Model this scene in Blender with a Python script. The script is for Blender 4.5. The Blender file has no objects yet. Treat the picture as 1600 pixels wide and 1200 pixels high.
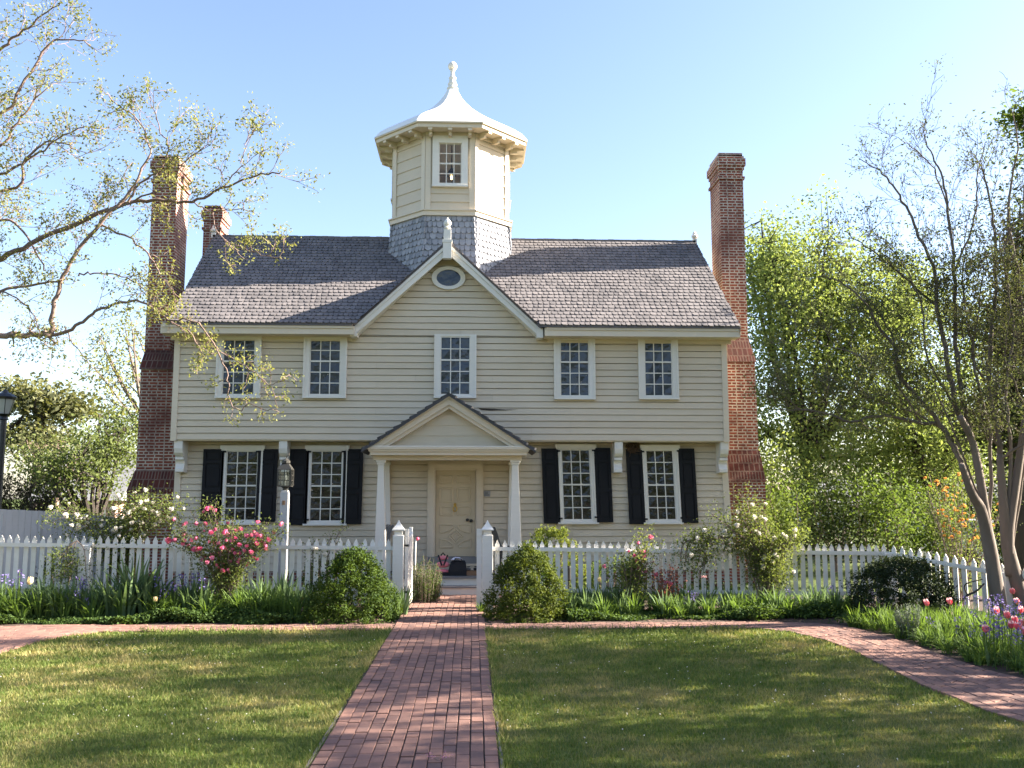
import bpy, math, random
import numpy as np
from mathutils import Vector, Matrix
R = math.radians
rng = random.Random(11)
nr = np.random.default_rng(5)
S = bpy.context.scene
COL = S.collection

# ---------------------------------------------------------------- camera
FPX = 1440.0; TH = math.atan(176 / FPX); PS = math.atan(62 / FPX); EYE = 2.1
cam = bpy.data.cameras.new('camera'); camo = bpy.data.objects.new('camera', cam); COL.objects.link(camo)
camo.location = (0, 0, EYE); camo.rotation_euler = (math.pi / 2 + TH, 0, -PS)
cam.sensor_width = 36; cam.lens = FPX / 1600 * 36; cam.clip_end = 3000; cam.clip_start = .1
S.camera = camo

# ---------------------------------------------------------------- light
SUN_EL, SUN_AZ = 27.0, 5.0          # elevation, and turn of the sun from +X towards +Y
w = bpy.data.worlds.new("World"); S.world = w; w.use_nodes = True
nt = w.node_tree; bg = nt.nodes['Background']
sky = nt.nodes.new('ShaderNodeTexSky'); sky.sky_type = 'NISHITA'; sky.sun_disc = False
sky.sun_elevation = R(SUN_EL); sky.sun_rotation = R(90 - SUN_AZ)
sky.air_density = 1.0; sky.dust_density = 1.0; sky.ozone_density = 2.2; sky.altitude = 0
tint = nt.nodes.new('ShaderNodeMix'); tint.data_type = 'RGBA'; tint.blend_type = 'MULTIPLY'; tint.inputs[0].default_value = 1; tint.inputs[7].default_value = (1.07, .985, .985, 1)
nt.links.new(sky.outputs[0], tint.inputs[6]); nt.links.new(tint.outputs[2], bg.inputs[0]); bg.inputs[1].default_value = 0.06
sl = bpy.data.lights.new('sun', 'SUN'); so = bpy.data.objects.new('sun', sl); COL.objects.link(so)
sl.energy = 5.0; sl.angle = R(.5); sl.color = (1, .9, .76)
sd = Vector((math.cos(R(SUN_EL)) * math.cos(R(SUN_AZ)), math.cos(R(SUN_EL)) * math.sin(R(SUN_AZ)), math.sin(R(SUN_EL))))
so.rotation_euler = sd.to_track_quat('Z', 'Y').to_euler(); so.location = (30, 0, 30)
S.view_settings.view_transform = 'Standard'; S.view_settings.look = 'None'
S.view_settings.exposure = 2.66; S.view_settings.gamma = 1; S.view_settings.use_curve_mapping = False
S.cycles.max_bounces = 6; S.cycles.diffuse_bounces = 3; S.cycles.transparent_max_bounces = 12
S.cycles.sample_clamp_indirect = 6

# ---------------------------------------------------------------- helpers
def ray(px, py):
    x = (px - 800) / FPX; y = -(py - 600) / FPX
    c, s = math.cos(TH), math.sin(TH); F = c - s * y; U = s + c * y
    cp, sp = math.cos(PS), math.sin(PS)
    return x * cp + F * sp, -x * sp + F * cp, U
def at(px, py, Y):
    d = ray(px, py); t = Y / d[1]; return Vector((d[0] * t, Y, EYE + d[2] * t))
def gp(px, py, z=0.):
    d = ray(px, py); t = (z - EYE) / d[2]; return Vector((d[0] * t, d[1] * t, z))
def lerp(a, b, t): return a + (b - a) * t

def setp(o, label=None, cat=None, group=None, kind=None):
    if label: o['label'] = label
    if cat: o['category'] = cat
    if group: o['group'] = group
    if kind: o['kind'] = kind
    return o
def thing(name, label, cat, loc=(0, 0, 0), group=None):
    o = bpy.data.objects.new(name, None); COL.objects.link(o); o.location = loc
    o.empty_display_size = .2
    return setp(o, label, cat, group)
def link(name, mesh, parent=None, world=True):
    o = bpy.data.objects.new(name, mesh); COL.objects.link(o)
    if parent is not None:
        o.parent = parent
        if world and parent.type == 'EMPTY': o.matrix_parent_inverse = Matrix.Translation(-Vector(parent.location))
    return o

def finish(me, mat, rnd=None, uvbox=False, smooth=False):
    me.materials.append(mat)
    n = len(me.polygons)
    if rnd is not None and len(rnd) == n:
        a = me.attributes.new('rnd', 'FLOAT', 'FACE'); a.data.foreach_set('value', np.asarray(rnd, dtype=np.float32))
    if uvbox:
        uv = me.uv_layers.new(name='UVMap')
        co = np.empty(len(me.vertices) * 3); me.vertices.foreach_get('co', co); co = co.reshape(-1, 3)
        lv = np.empty(len(me.loops), dtype=np.int32); me.loops.foreach_get('vertex_index', lv)
        nn = np.empty(n * 3); me.polygons.foreach_get('normal', nn); nn = np.abs(nn.reshape(-1, 3))
        lt = np.empty(n, dtype=np.int32); me.polygons.foreach_get('loop_total', lt)
        ln = np.repeat(nn, lt, axis=0); c = co[lv]
        u = np.where(ln[:, 0] > ln[:, 1], c[:, 1], c[:, 0])
        v = np.where(ln[:, 2] > .9, c[:, 1], c[:, 2])
        u = np.where(ln[:, 2] > .9, c[:, 0], u)
        uv.data.foreach_set('uv', np.stack([u, v], 1).ravel())
    if smooth: me.polygons.foreach_set('use_smooth', np.ones(n, dtype=bool))
    me.update()

class MB:
    def __init__(s): s.v = []; s.f = []; s.r = []
    def add(s, vs, fs, rnd=None):
        b = len(s.v); s.v.extend([tuple(v) for v in vs]); r = rng.random() if rnd is None else rnd
        for f in fs: s.f.append([i + b for i in f]); s.r.append(r)
    def box(s, x0, x1, y0, y1, z0, z1, rnd=None):
        s.add([(x0, y0, z0), (x1, y0, z0), (x1, y1, z0), (x0, y1, z0), (x0, y0, z1), (x1, y0, z1), (x1, y1, z1), (x0, y1, z1)],
              [(3, 2, 1, 0), (4, 5, 6, 7), (0, 1, 5, 4), (1, 2, 6, 5), (2, 3, 7, 6), (3, 0, 4, 7)], rnd)
    def frustum(s, a, b, rnd=None):      # a, b = (x0,x1,y0,y1,z)
        A = [(a[0], a[2], a[4]), (a[1], a[2], a[4]), (a[1], a[3], a[4]), (a[0], a[3], a[4])]
        B = [(b[0], b[2], b[4]), (b[1], b[2], b[4]), (b[1], b[3], b[4]), (b[0], b[3], b[4])]
        s.add(A + B, [(3, 2, 1, 0), (4, 5, 6, 7), (0, 1, 5, 4), (1, 2, 6, 5), (2, 3, 7, 6), (3, 0, 4, 7)], rnd)
    def loft(s, rings, rnd=None):
        for a, b in zip(rings[:-1], rings[1:]): s.frustum(a, b, rnd)
    def prism(s, poly, y0, y1, rnd=None):   # poly in XZ, counter-clockwise seen from the front
        n = len(poly)
        vs = [(x, y0, z) for x, z in poly] + [(x, y1, z) for x, z in poly]
        fs = [tuple(range(n)), tuple(range(2 * n - 1, n - 1, -1))] + [((i + 1) % n, i, n + i, n + (i + 1) % n) for i in range(n)]
        s.add(vs, fs, rnd)
    def prismx(s, poly, x0, x1, rnd=None):  # poly in YZ
        n = len(poly)
        vs = [(x0, y, z) for y, z in poly] + [(x1, y, z) for y, z in poly]
        fs = [tuple(range(n)), tuple(range(2 * n - 1, n - 1, -1))] + [((i + 1) % n, i, n + i, n + (i + 1) % n) for i in range(n)]
        s.add(vs, fs, rnd)
    def lathe(s, prof, cx, cy, seg=12, rnd=None, rot=0.):
        vs = []; fs = []
        for r, z in prof:
            for k in range(seg):
                a = 2 * math.pi * k / seg + rot; vs.append((cx + r * math.cos(a), cy + r * math.sin(a), z))
        for i in range(len(prof) - 1):
            for k in range(seg):
                k2 = (k + 1) % seg; fs.append((i * seg + k, i * seg + k2, (i + 1) * seg + k2, (i + 1) * seg + k))
        fs.append(tuple(range(seg - 1, -1, -1))); fs.append(tuple((len(prof) - 1) * seg + k for k in range(seg)))
        s.add(vs, fs, rnd)
    def tube(s, pts, r0, r1=None, seg=6, rnd=None):
        r1 = r0 if r1 is None else r1
        pts = [Vector(p) for p in pts]; n = len(pts); vs = []; fs = []
        for i, p in enumerate(pts):
            d = (pts[min(i + 1, n - 1)] - pts[max(i - 1, 0)])
            if d.length < 1e-6: d = Vector((0, 0, 1))
            d.normalize(); u = d.orthogonal().normalized() if i == 0 else (pu - d * pu.dot(d)).normalized()
            pu = u; vv = d.cross(u); r = lerp(r0, r1, i / max(1, n - 1))
            for k in range(seg):
                a = 2 * math.pi * k / seg; vs.append(p + (u * math.cos(a) + vv * math.sin(a)) * r)
        for i in range(n - 1):
            for k in range(seg):
                k2 = (k + 1) % seg; fs.append((i * seg + k, i * seg + k2, (i + 1) * seg + k2, (i + 1) * seg + k))
        fs.append(tuple(range(seg - 1, -1, -1))); fs.append(tuple((n - 1) * seg + k for k in range(seg)))
        s.add(vs, fs, rnd)
    def build(s, name, mat, parent=None, uvbox=False, smooth=False, bevel=0, world=True):
        me = bpy.data.meshes.new(name); me.from_pydata(s.v, [], s.f); finish(me, mat, s.r, uvbox, smooth)
        o = link(name, me, parent, world)
        if bevel:
            m = o.modifiers.new('bevel', 'BEVEL'); m.width = bevel; m.segments = 2; m.limit_method = 'ANGLE'
        return o
    def mesh(s, name, mat, smooth=False):
        me = bpy.data.meshes.new(name); me.from_pydata(s.v, [], s.f); finish(me, mat, s.r, False, smooth); return me

def npmesh(name, V, F, mat, rnd=None):
    """V (n,3), F (m,k) arrays with k constant."""
    me = bpy.data.meshes.new(name); m, k = F.shape
    me.vertices.add(len(V)); me.vertices.foreach_set('co', np.asarray(V, dtype=np.float32).ravel())
    me.loops.add(m * k); me.loops.foreach_set('vertex_index', np.asarray(F, dtype=np.int32).ravel())
    me.polygons.add(m); me.polygons.foreach_set('loop_start', np.arange(0, m * k, k, dtype=np.int32))
    me.update(calc_edges=True); finish(me, mat, rnd); return me

def leaves(name, P, size, mat, aspect=.55, N=None, droop=.0, flat=.0, rnd=None):
    """diamond leaves at points P; size scalar or array; flat pulls leaf planes level"""
    P = np.asarray(P, dtype=float); n = len(P)
    sz = np.broadcast_to(np.asarray(size, dtype=float), (n,)) * nr.uniform(.65, 1.3, n)
    d = nr.normal(size=(n, 3)); d[:, 2] -= droop; d[:, 2] *= (1 - flat); d /= np.linalg.norm(d, axis=1, keepdims=True)
    up = nr.normal(size=(n, 3)) * (1 - .7 * flat); up[:, 2] += flat * 2.5
    if N is not None: up = up + np.asarray(N) * 1.6
    sdv = np.cross(d, up); sdv /= (np.linalg.norm(sdv, axis=1, keepdims=True) + 1e-9)
    nn = np.cross(sdv, d)
    L = sz[:, None]; W = L * aspect * .5
    a = P - d * L * .5; c = P + d * L * .5 - nn * L * .08
    m = P + nn * L * .10 - d * L * .06
    b = m + sdv * W; e = m - sdv * W
    V = np.stack([a, b, c, e], 1).reshape(-1, 3)
    F = np.arange(n * 4).reshape(n, 4)
    return npmesh(name, V, F, mat, nr.random(n) if rnd is None else rnd)

# ---------------------------------------------------------------- materials
def new_mat(name):
    m = bpy.data.materials.new(name); m.use_nodes = True; n = m.node_tree.nodes
    return m, n, m.node_tree.links, n['Principled BSDF']
def noise_node(n, l, scale, detail=4, coord='Object', stretch=None):
    tc = n.new('ShaderNodeTexCoord'); nz = n.new('ShaderNodeTexNoise'); nz.inputs['Scale'].default_value = scale; nz.inputs['Detail'].default_value = detail
    if stretch:
        mp = n.new('ShaderNodeMapping'); mp.inputs['Scale'].default_value = stretch
        l.new(tc.outputs[coord], mp.inputs[0]); l.new(mp.outputs[0], nz.inputs[0])
    else: l.new(tc.outputs[coord], nz.inputs[0])
    return nz
def mixc(n, l, fac, a, b, typ='MIX'):
    mx = n.new('ShaderNodeMix'); mx.data_type = 'RGBA'; mx.blend_type = typ
    for sock, val in ((mx.inputs[0], fac), (mx.inputs[6], a), (mx.inputs[7], b)):
        if isinstance(val, (int, float)): sock.default_value = val
        elif isinstance(val, tuple): sock.default_value = (*val, 1)
        else: l.new(val, sock)
    return mx.outputs[2]
def math_node(n, l, op, a, b=0., clamp=False):
    m = n.new('ShaderNodeMath'); m.operation = op; m.use_clamp = clamp
    for i, val in enumerate((a, b)):
        if isinstance(val, (int, float)): m.inputs[i].default_value = val
        else: l.new(val, m.inputs[i])
    return m.outputs[0]
def ramp(n, l, src, p0, p1):
    r = n.new('ShaderNodeMapRange'); l.new(src, r.inputs[0]); r.inputs[1].default_value = p0; r.inputs[2].default_value = p1; return r.outputs[0]

def mat_basic(name, a, b=None, rough=.6, nscale=3., namt=.5, ramt=.5, bump=0., bscale=40., stretch=None, metal=0., spec=.4, trans=0., tcol=None):
    """colour runs from a to b by a mix of a noise and the piece's own random number"""
    m, n, l, p = new_mat(name)
    b = b or tuple(c * .85 for c in a)
    at_ = n.new('ShaderNodeAttribute'); at_.attribute_name = 'rnd'
    nz = noise_node(n, l, nscale, 5, stretch=stretch)
    f = math_node(n, l, 'ADD', math_node(n, l, 'MULTIPLY', ramp(n, l, nz.outputs[0], .3, .7), namt), math_node(n, l, 'MULTIPLY', at_.outputs[2], ramt), True)
    c = mixc(n, l, f, a, b); l.new(c, p.inputs['Base Color'])
    p.inputs['Roughness'].default_value = rough; p.inputs['Metallic'].default_value = metal
    p.inputs['Specular IOR Level'].default_value = spec
    if bump:
        bz = noise_node(n, l, bscale, 4, stretch=stretch); bp = n.new('ShaderNodeBump'); bp.inputs['Strength'].default_value = bump; bp.inputs['Distance'].default_value = .01
        l.new(bz.outputs[0], bp.inputs['Height']); l.new(bp.outputs[0], p.inputs['Normal'])
    if trans:
        tr = n.new('ShaderNodeBsdfTranslucent'); mx = n.new('ShaderNodeMixShader'); mx.inputs[0].default_value = trans
        tc = mixc(n, l, 1., c, tuple(tcol or (1.5, 1.4, .6)), 'MULTIPLY'); l.new(tc, tr.inputs[0])
        l.new(p.outputs[0], mx.inputs[1]); l.new(tr.outputs[0], mx.inputs[2]); l.new(mx.outputs[0], n['Material Output'].inputs[0])
    return m

def mat_paint(name, a, dirt=.12, rough=.55):
    m, n, l, p = new_mat(name)
    at_ = n.new('ShaderNodeAttribute'); at_.attribute_name = 'rnd'
    n1 = noise_node(n, l, 1.3, 6); n2 = noise_node(n, l, 9, 6, stretch=(.35, 1, 2.5))
    f = math_node(n, l, 'ADD', math_node(n, l, 'MULTIPLY', ramp(n, l, n1.outputs[0], .35, .75), .5), math_node(n, l, 'MULTIPLY', ramp(n, l, n2.outputs[0], .45, .8), .5), True)
    f = math_node(n, l, 'ADD', math_node(n, l, 'MULTIPLY', f, .75), math_node(n, l, 'MULTIPLY', at_.outputs[2], .6), True)
    c = mixc(n, l, f, a, tuple(x * (1 - dirt) * t for x, t in zip(a, (1, .985, .95))))
    l.new(c, p.inputs['Base Color']); p.inputs['Roughness'].default_value = rough; p.inputs['Specular IOR Level'].default_value = .3
    bz = noise_node(n, l, 30, 5, stretch=(.3, 1, 1)); bp = n.new('ShaderNodeBump'); bp.inputs['Strength'].default_value = .25; bp.inputs['Distance'].default_value = .004
    l.new(bz.outputs[0], bp.inputs['Height']); l.new(bp.outputs[0], p.inputs['Normal'])
    return m

def mat_brickwall(name, c1, c2, mortar, dark, rowh=.0745, bw=.215):
    m, n, l, p = new_mat(name)
    uv = n.new('ShaderNodeUVMap'); uv.uv_map = 'UVMap'
    wob = n.new('ShaderNodeTexNoise'); wob.inputs['Scale'].default_value = 5; l.new(uv.outputs[0], wob.inputs[0])
    va = n.new('ShaderNodeVectorMath'); va.operation = 'SCALE'; l.new(wob.outputs[1], va.inputs[0]); va.inputs['Scale'].default_value = .012
    vb = n.new('ShaderNodeVectorMath'); l.new(uv.outputs[0], vb.inputs[0]); l.new(va.outputs[0], vb.inputs[1])
    br = n.new('ShaderNodeTexBrick'); l.new(vb.outputs[0], br.inputs[0]); br.inputs['Scale'].default_value = 1
    br.inputs['Brick Width'].default_value = bw; br.inputs['Row Height'].default_value = rowh; br.inputs['Mortar Size'].default_value = .0155
    br.inputs['Mortar Smooth'].default_value = .2; br.offset = .5; br.squash = .56; br.squash_frequency = 2; br.inputs['Bias'].default_value = 0
    br.inputs[1].default_value = (*c1, 1); br.inputs[2].default_value = (*c2, 1); br.inputs[3].default_value = (*mortar, 1)
    nz = n.new('ShaderNodeTexNoise'); nz.inputs['Scale'].default_value = 1.1; nz.inputs['Detail'].default_value = 6; l.new(uv.outputs[0], nz.inputs[0])
    c = mixc(n, l, math_node(n, l, 'MULTIPLY', ramp(n, l, nz.outputs[0], .45, .72), .75), br.outputs[0], tuple(dark))
    # each brick its own tone
    n3 = n.new('ShaderNodeTexNoise'); n3.inputs['Scale'].default_value = 7; n3.inputs['Detail'].default_value = 1; l.new(uv.outputs[0], n3.inputs[0])
    c = mixc(n, l, math_node(n, l, 'MULTIPLY', ramp(n, l, n3.outputs[0], .5, .7), .45), c, (.10, .035, .03))
    l.new(c, p.inputs['Base Color']); p.inputs['Roughness'].default_value = .9; p.inputs['Specular IOR Level'].default_value = .15
    bp = n.new('ShaderNodeBump'); bp.inputs['Strength'].default_value = .6; bp.inputs['Distance'].default_value = .008; bp.invert = True
    l.new(br.outputs[1], bp.inputs['Height']); l.new(bp.outputs[0], p.inputs['Normal'])
    return m

def mat_ground(name, g1, g2, dry, s1=.55, s2=14.):
    m, n, l, p = new_mat(name)
    n1 = noise_node(n, l, s1, 6); n2 = noise_node(n, l, s2, 6); n3 = noise_node(n, l, 2.3, 5)
    c = mixc(n, l, ramp(n, l, n2.outputs[0], .3, .7), g1, g2)
    f = math_node(n, l, 'MULTIPLY', ramp(n, l, n1.outputs[0], .45, .68), ramp(n, l, n3.outputs[0], .3, .75))
    c = mixc(n, l, f, c, dry); l.new(c, p.inputs['Base Color']); p.inputs['Roughness'].default_value = .95; p.inputs['Specular IOR Level'].default_value = .1
    bz = noise_node(n, l, 60, 5); bp = n.new('ShaderNodeBump'); bp.inputs['Strength'].default_value = .6; bp.inputs['Distance'].default_value = .02
    l.new(bz.outputs[0], bp.inputs['Height']); l.new(bp.outputs[0], p.inputs['Normal'])
    return m

def mat_grass():
    m, n, l, p = new_mat('grass_blades')
    at_ = n.new('ShaderNodeAttribute'); at_.attribute_name = 'rnd'
    n1 = noise_node(n, l, .55, 6); n3 = noise_node(n, l, 2.3, 5)
    f = math_node(n, l, 'MULTIPLY', ramp(n, l, n1.outputs[0], .43, .62), ramp(n, l, n3.outputs[0], .27, .64))
    f = math_node(n, l, 'ADD', f, math_node(n, l, 'MULTIPLY', math_node(n, l, 'SUBTRACT', at_.outputs[2], .47), .85), True)
    g = mixc(n, l, ramp(n, l, n3.outputs[0], .35, .65), (.088, .140, .028), (.145, .19, .048))
    c = mixc(n, l, f, g, (.35, .29, .13)); l.new(c, p.inputs['Base Color']); p.inputs['Roughness'].default_value = .7; p.inputs['Specular IOR Level'].default_value = .2
    tr = n.new('ShaderNodeBsdfTranslucent'); mx = n.new('ShaderNodeMixShader'); mx.inputs[0].default_value = .3
    l.new(mixc(n, l, 1., c, (1.3, 1.3, .7), 'MULTIPLY'), tr.inputs[0]); l.new(p.outputs[0], mx.inputs[1]); l.new(tr.outputs[0], mx.inputs[2]); l.new(mx.outputs[0], n['Material Output'].inputs[0])
    return m

def mat_pane(name, col, wob=.05):
    m, n, l, p = new_mat(name)
    p.inputs['Base Color'].default_value = (*col, 1); p.inputs['Roughness'].default_value = .02; p.inputs['Specular IOR Level'].default_value = .5; p.inputs['IOR'].default_value = 1.5
    nz = noise_node(n, l, 3.5, 3); bp = n.new('ShaderNodeBump'); bp.inputs['Strength'].default_value = .9; bp.inputs['Distance'].default_value = wob
    l.new(nz.outputs[0], bp.inputs['Height']); l.new(bp.outputs[0], p.inputs['Normal'])
    return m
def mat_glass(name, tint=(.85, .88, .88)):
    m, n, l, p = new_mat(name); n.remove(p)
    fr = n.new('ShaderNodeFresnel'); fr.inputs[0].default_value = 1.5
    t = n.new('ShaderNodeBsdfTransparent'); t.inputs[0].default_value = (*tint, 1); g = n.new('ShaderNodeBsdfGlossy'); g.inputs['Roughness'].default_value = .03
    mx = n.new('ShaderNodeMixShader'); l.new(fr.outputs[0], mx.inputs[0]); l.new(t.outputs[0], mx.inputs[1]); l.new(g.outputs[0], mx.inputs[2]); l.new(mx.outputs[0], n['Material Output'].inputs[0])
    return m
def mat_emit(name, col, s):
    m, n, l, p = new_mat(name); p.inputs['Emission Color'].default_value = (*col, 1); p.inputs['Emission Strength'].default_value = s; return m

M = {}
M['siding'] = mat_paint('siding_paint', (.60, .515, .39), .13)
M['cream'] = mat_paint('cream_trim_paint', (.65, .565, .44), .10)
M['door'] = mat_paint('door_paint', (.55, .455, .31), .08)
M['trim'] = mat_paint('white_trim_paint', (.71, .68, .62), .08)
M['white'] = mat_paint('white_fence_paint', (.76, .735, .69), .14, .5)
M['roofwhite'] = mat_paint('white_roof_paint', (.80, .78, .74), .08, .5)
M['shutter'] = mat_basic('black_shutter_paint', (.0065, .007, .009), (.011, .0115, .014), rough=.6, bump=.1, spec=.2)
M['black'] = mat_basic('black_metal', (.012, .012, .013), (.02, .02, .02), rough=.4, spec=.5)
M['bronze'] = mat_basic('aged_bronze', (.09, .085, .075), (.05, .05, .045), rough=.55, metal=.5)
M['brass'] = mat_basic('brass', (.55, .36, .10), rough=.3, metal=1.)
M['shingle'] = mat_basic('roof_shingle', (.205, .186, .184), (.112, .105, .108), rough=.9, nscale=1.2, namt=.45, ramt=.6, bump=.3, bscale=30, spec=.15)
M['skirt'] = mat_basic('silver_wall_shingle', (.36, .36, .38), (.19, .195, .215), rough=.85, nscale=2, namt=.3, ramt=.7, bump=.3, spec=.2)
M['porchroof'] = mat_basic('dark_slate_roof', (.10, .10, .105), (.05, .05, .055), rough=.8, namt=.3, ramt=.7)
M['brick'] = mat_brickwall('chimney_brick', (.26, .066, .038), (.15, .04, .026), (.44, .38, .32), (.10, .038, .032))
M['weather'] = mat_brickwall('weathering_tile', (.12, .036, .026), (.075, .026, .022), (.17, .11, .085), (.045, .026, .022), .21, .13)
M['paver'] = mat_basic('paver_brick', (.30, .165, .125), (.145, .09, .08), rough=.85, nscale=6, namt=.35, ramt=.75, bump=.35, bscale=60, spec=.2)
M['mortar'] = mat_basic('path_sand', (.07, .05, .038), (.035, .028, .022), rough=.95, nscale=20)
M['soil'] = mat_basic('mulch_soil', (.085, .05, .034), (.035, .024, .018), rough=.95, nscale=25, bump=.8, bscale=50)
M['mulch'] = mat_basic('mulch_chips', (.22, .14, .10), (.07, .04, .03), rough=.95)
M['lawn'] = mat_ground('lawn_ground', (.065, .095, .02), (.11, .135, .035), (.28, .23, .11))
M['field'] = mat_ground('field_ground', (.05, .08, .02), (.08, .11, .03), (.14, .13, .06), .1)
M['grass'] = mat_grass()
M['edging'] = mat_basic('grey_edging', (.15, .135, .115), (.09, .08, .07), rough=.9)
M['bark'] = mat_basic('grey_bark', (.215, .172, .142), (.10, .078, .066), rough=.9, nscale=5, bump=.6, bscale=18, stretch=(1, 1, .25))
M['barkred'] = mat_basic('smooth_tan_bark', (.26, .185, .15), (.14, .09, .075), rough=.8, nscale=4, bump=.3, bscale=12, stretch=(1, 1, .3))
M['barkdark'] = mat_basic('dark_bark', (.055, .043, .036), (.03, .024, .02), rough=.95, bump=.5)
M['twig'] = mat_basic('twig', (.20, .155, .125), (.11, .08, .07), rough=.9)
def leafmat(name, a, b, t=.45, tcol=(1.6, 1.5, .6), rough=.7, ns=1.6): return mat_basic(name, a, b, rough=rough, nscale=ns, namt=.5, ramt=.65, trans=t, tcol=tcol, spec=.15)
M['leaf_maple'] = leafmat('maple_leaf', (.29, .335, .105), (.14, .19, .052), .48, (1.15, 1.15, .8))
M['leaf_left'] = leafmat('young_leaf', (.30, .30, .10), (.14, .16, .05), .45, (1.3, 1.25, .8))
M['leaf_crape'] = leafmat('bronze_leaf', (.12, .15, .055), (.10, .095, .045), .4, (1.1, 1.15, .75))
M['leaf_mid'] = leafmat('mid_green_leaf', (.13, .185, .045), (.065, .10, .024), .45, (1.3, 1.3, .7))
M['leaf_far'] = leafmat('far_olive_leaf', (.16, .19, .06), (.09, .12, .04), .4, (1.2, 1.2, .7))  # lightened for distance, the fading is put into the leaf colour
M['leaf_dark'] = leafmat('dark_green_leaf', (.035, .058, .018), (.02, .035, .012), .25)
M['leaf_box'] = leafmat('boxwood_leaf', (.09, .135, .02), (.018, .042, .009), .3, ns=5.)
M['leaf_boxr'] = leafmat('yellowish_boxwood_leaf', (.125, .15, .026), (.022, .046, .010), .3, ns=3.5)
M['leaf_boxlight'] = leafmat('boxwood_young_leaf', (.17, .19, .035), (.07, .11, .02), .35)
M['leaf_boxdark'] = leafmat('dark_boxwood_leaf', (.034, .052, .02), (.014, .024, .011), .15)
M['leaf_pine'] = leafmat('pine_needle', (.16, .165, .08), (.095, .105, .055), .3)  # needles likewise paled in colour to look far off
M['leaf_cedar'] = leafmat('cedar_leaf', (.045, .065, .025), (.04, .048, .02), .25, (1.2, 1.2, .7))
M['leaf_purple'] = leafmat('purple_leaf', (.05, .022, .022), (.04, .05, .02), .2)
M['leaf_rose'] = leafmat('rose_leaf', (.19, .23, .075), (.085, .115, .032), .45, (1.3, 1.25, .7))
M['leaf_blade'] = leafmat('iris_leaf', (.16, .24, .06), (.075, .13, .035), .4, (1.3, 1.3, .6))
M['leaf_blue'] = leafmat('blue_iris_leaf', (.16, .23, .11), (.075, .125, .055), .35, (1.3, 1.3, .8))
M['leaf_silver'] = leafmat('silver_leaf', (.22, .25, .18), (.14, .17, .12), .25, (1.1, 1.1, .9))
M['leaf_rosemary'] = leafmat('rosemary_leaf', (.09, .13, .035), (.04, .065, .022), .3)
M['leaf_ivy'] = leafmat('ground_cover_leaf', (.085, .14, .035), (.035, .065, .018), .3)
M['pink'] = leafmat('pink_petal', (.80, .13, .30), (.82, .32, .47), .35, (1.1, .9, .95))
M['palepink'] = leafmat('pale_pink_petal', (.80, .38, .48), (.75, .16, .28), .35, (1.1, .9, .95))
M['whitepetal'] = leafmat('white_petal', (.85, .82, .76), (.80, .74, .66), .35, (1, 1, .95))
M['tulip'] = leafmat('red_tulip_petal', (.72, .09, .13), (.70, .30, .32), .35, (1.1, .9, .9))
M['tuliptip'] = leafmat('cream_tulip_tip', (.82, .62, .60), (.80, .42, .44), .35, (1, 1, 1))
M['yellowpetal'] = leafmat('pale_yellow_petal', (.80, .62, .30), (.80, .70, .48), .35, (1, 1, .9))
M['purple'] = leafmat('violet_petal', (.13, .11, .28), (.21, .17, .36), .25, (1, .9, 1.1))
M['fallen'] = leafmat('mauve_petal', (.42, .16, .30), (.50, .26, .38), .2, (1, 1, 1))
M['orange'] = leafmat('orange_petal', (.72, .34, .07), (.70, .46, .16), .4, (1.2, 1, .8))
M['redleaf'] = leafmat('red_leaf', (.45, .12, .07), (.30, .10, .06), .35, (1.2, .9, .8))
M['pane_up'] = mat_pane('upper_window_glass', (.035, .045, .06))  # bluish base colour carries the reflected sky on the upper panes
M['pane_low'] = mat_pane('lower_window_glass', (.012, .012, .013))
M['glass'] = mat_glass('clear_glass')
M['frost'] = mat_basic('frosted_lamp_glass', (.62, .62, .58), (.5, .5, .47), rough=.25, trans=.4, tcol=(1, 1, 1))
M['bulb'] = mat_emit('bulb_glow', (1, .62, .28), 5)
M['ceiling'] = mat_paint('ceiling_paint', (.62, .56, .5), .05)
M['pinkbag'] = mat_basic('pink_fabric', (.68, .12, .17), (.75, .28, .30), rough=.85, nscale=22, namt=1, ramt=.2)
M['blackbag'] = mat_basic('black_fabric', (.012, .012, .014), (.02, .02, .022), rough=.9)
M['whitecloth'] = mat_basic('white_cloth', (.72, .72, .80), (.6, .6, .7), rough=.9)
M['grey'] = mat_basic('grey_weathered_wood', (.20, .18, .165), (.12, .11, .10), rough=.9)
M['cardboard'] = mat_basic('cardboard', (.26, .15, .085), rough=.9)
M['deck'] = mat_basic('porch_floor_paint', (.20, .20, .20), (.14, .14, .14), rough=.6)
M['boardfence'] = mat_paint('shade_weather_grey_paint', (.50, .50, .51), .15)  # grey holds the white board fence's shade; lamp post uses it as weathering
M['nest'] = mat_basic('nest_straw', (.12, .075, .045), (.05, .033, .022), rough=.95)
M['carpaint'] = mat_basic('silver_car_paint', (.72, .73, .75), rough=.2, spec=.6, namt=.1, ramt=.1)
M['carglass'] = mat_pane('car_glass', (.02, .022, .025), 0.)
M['tyre'] = mat_basic('tyre_rubber', (.015, .015, .015), rough=.8)
M['farbrick'] = mat_brickwall('far_brick', (.42, .20, .14), (.34, .15, .10), (.5, .44, .38), (.3, .15, .11))
M['greyroof'] = mat_basic('grey_far_roof', (.22, .22, .23), (.16, .16, .17), rough=.8)
M['sign'] = mat_basic('plaque_metal', (.34, .33, .33), (.25, .25, .25), rough=.5)

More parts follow.
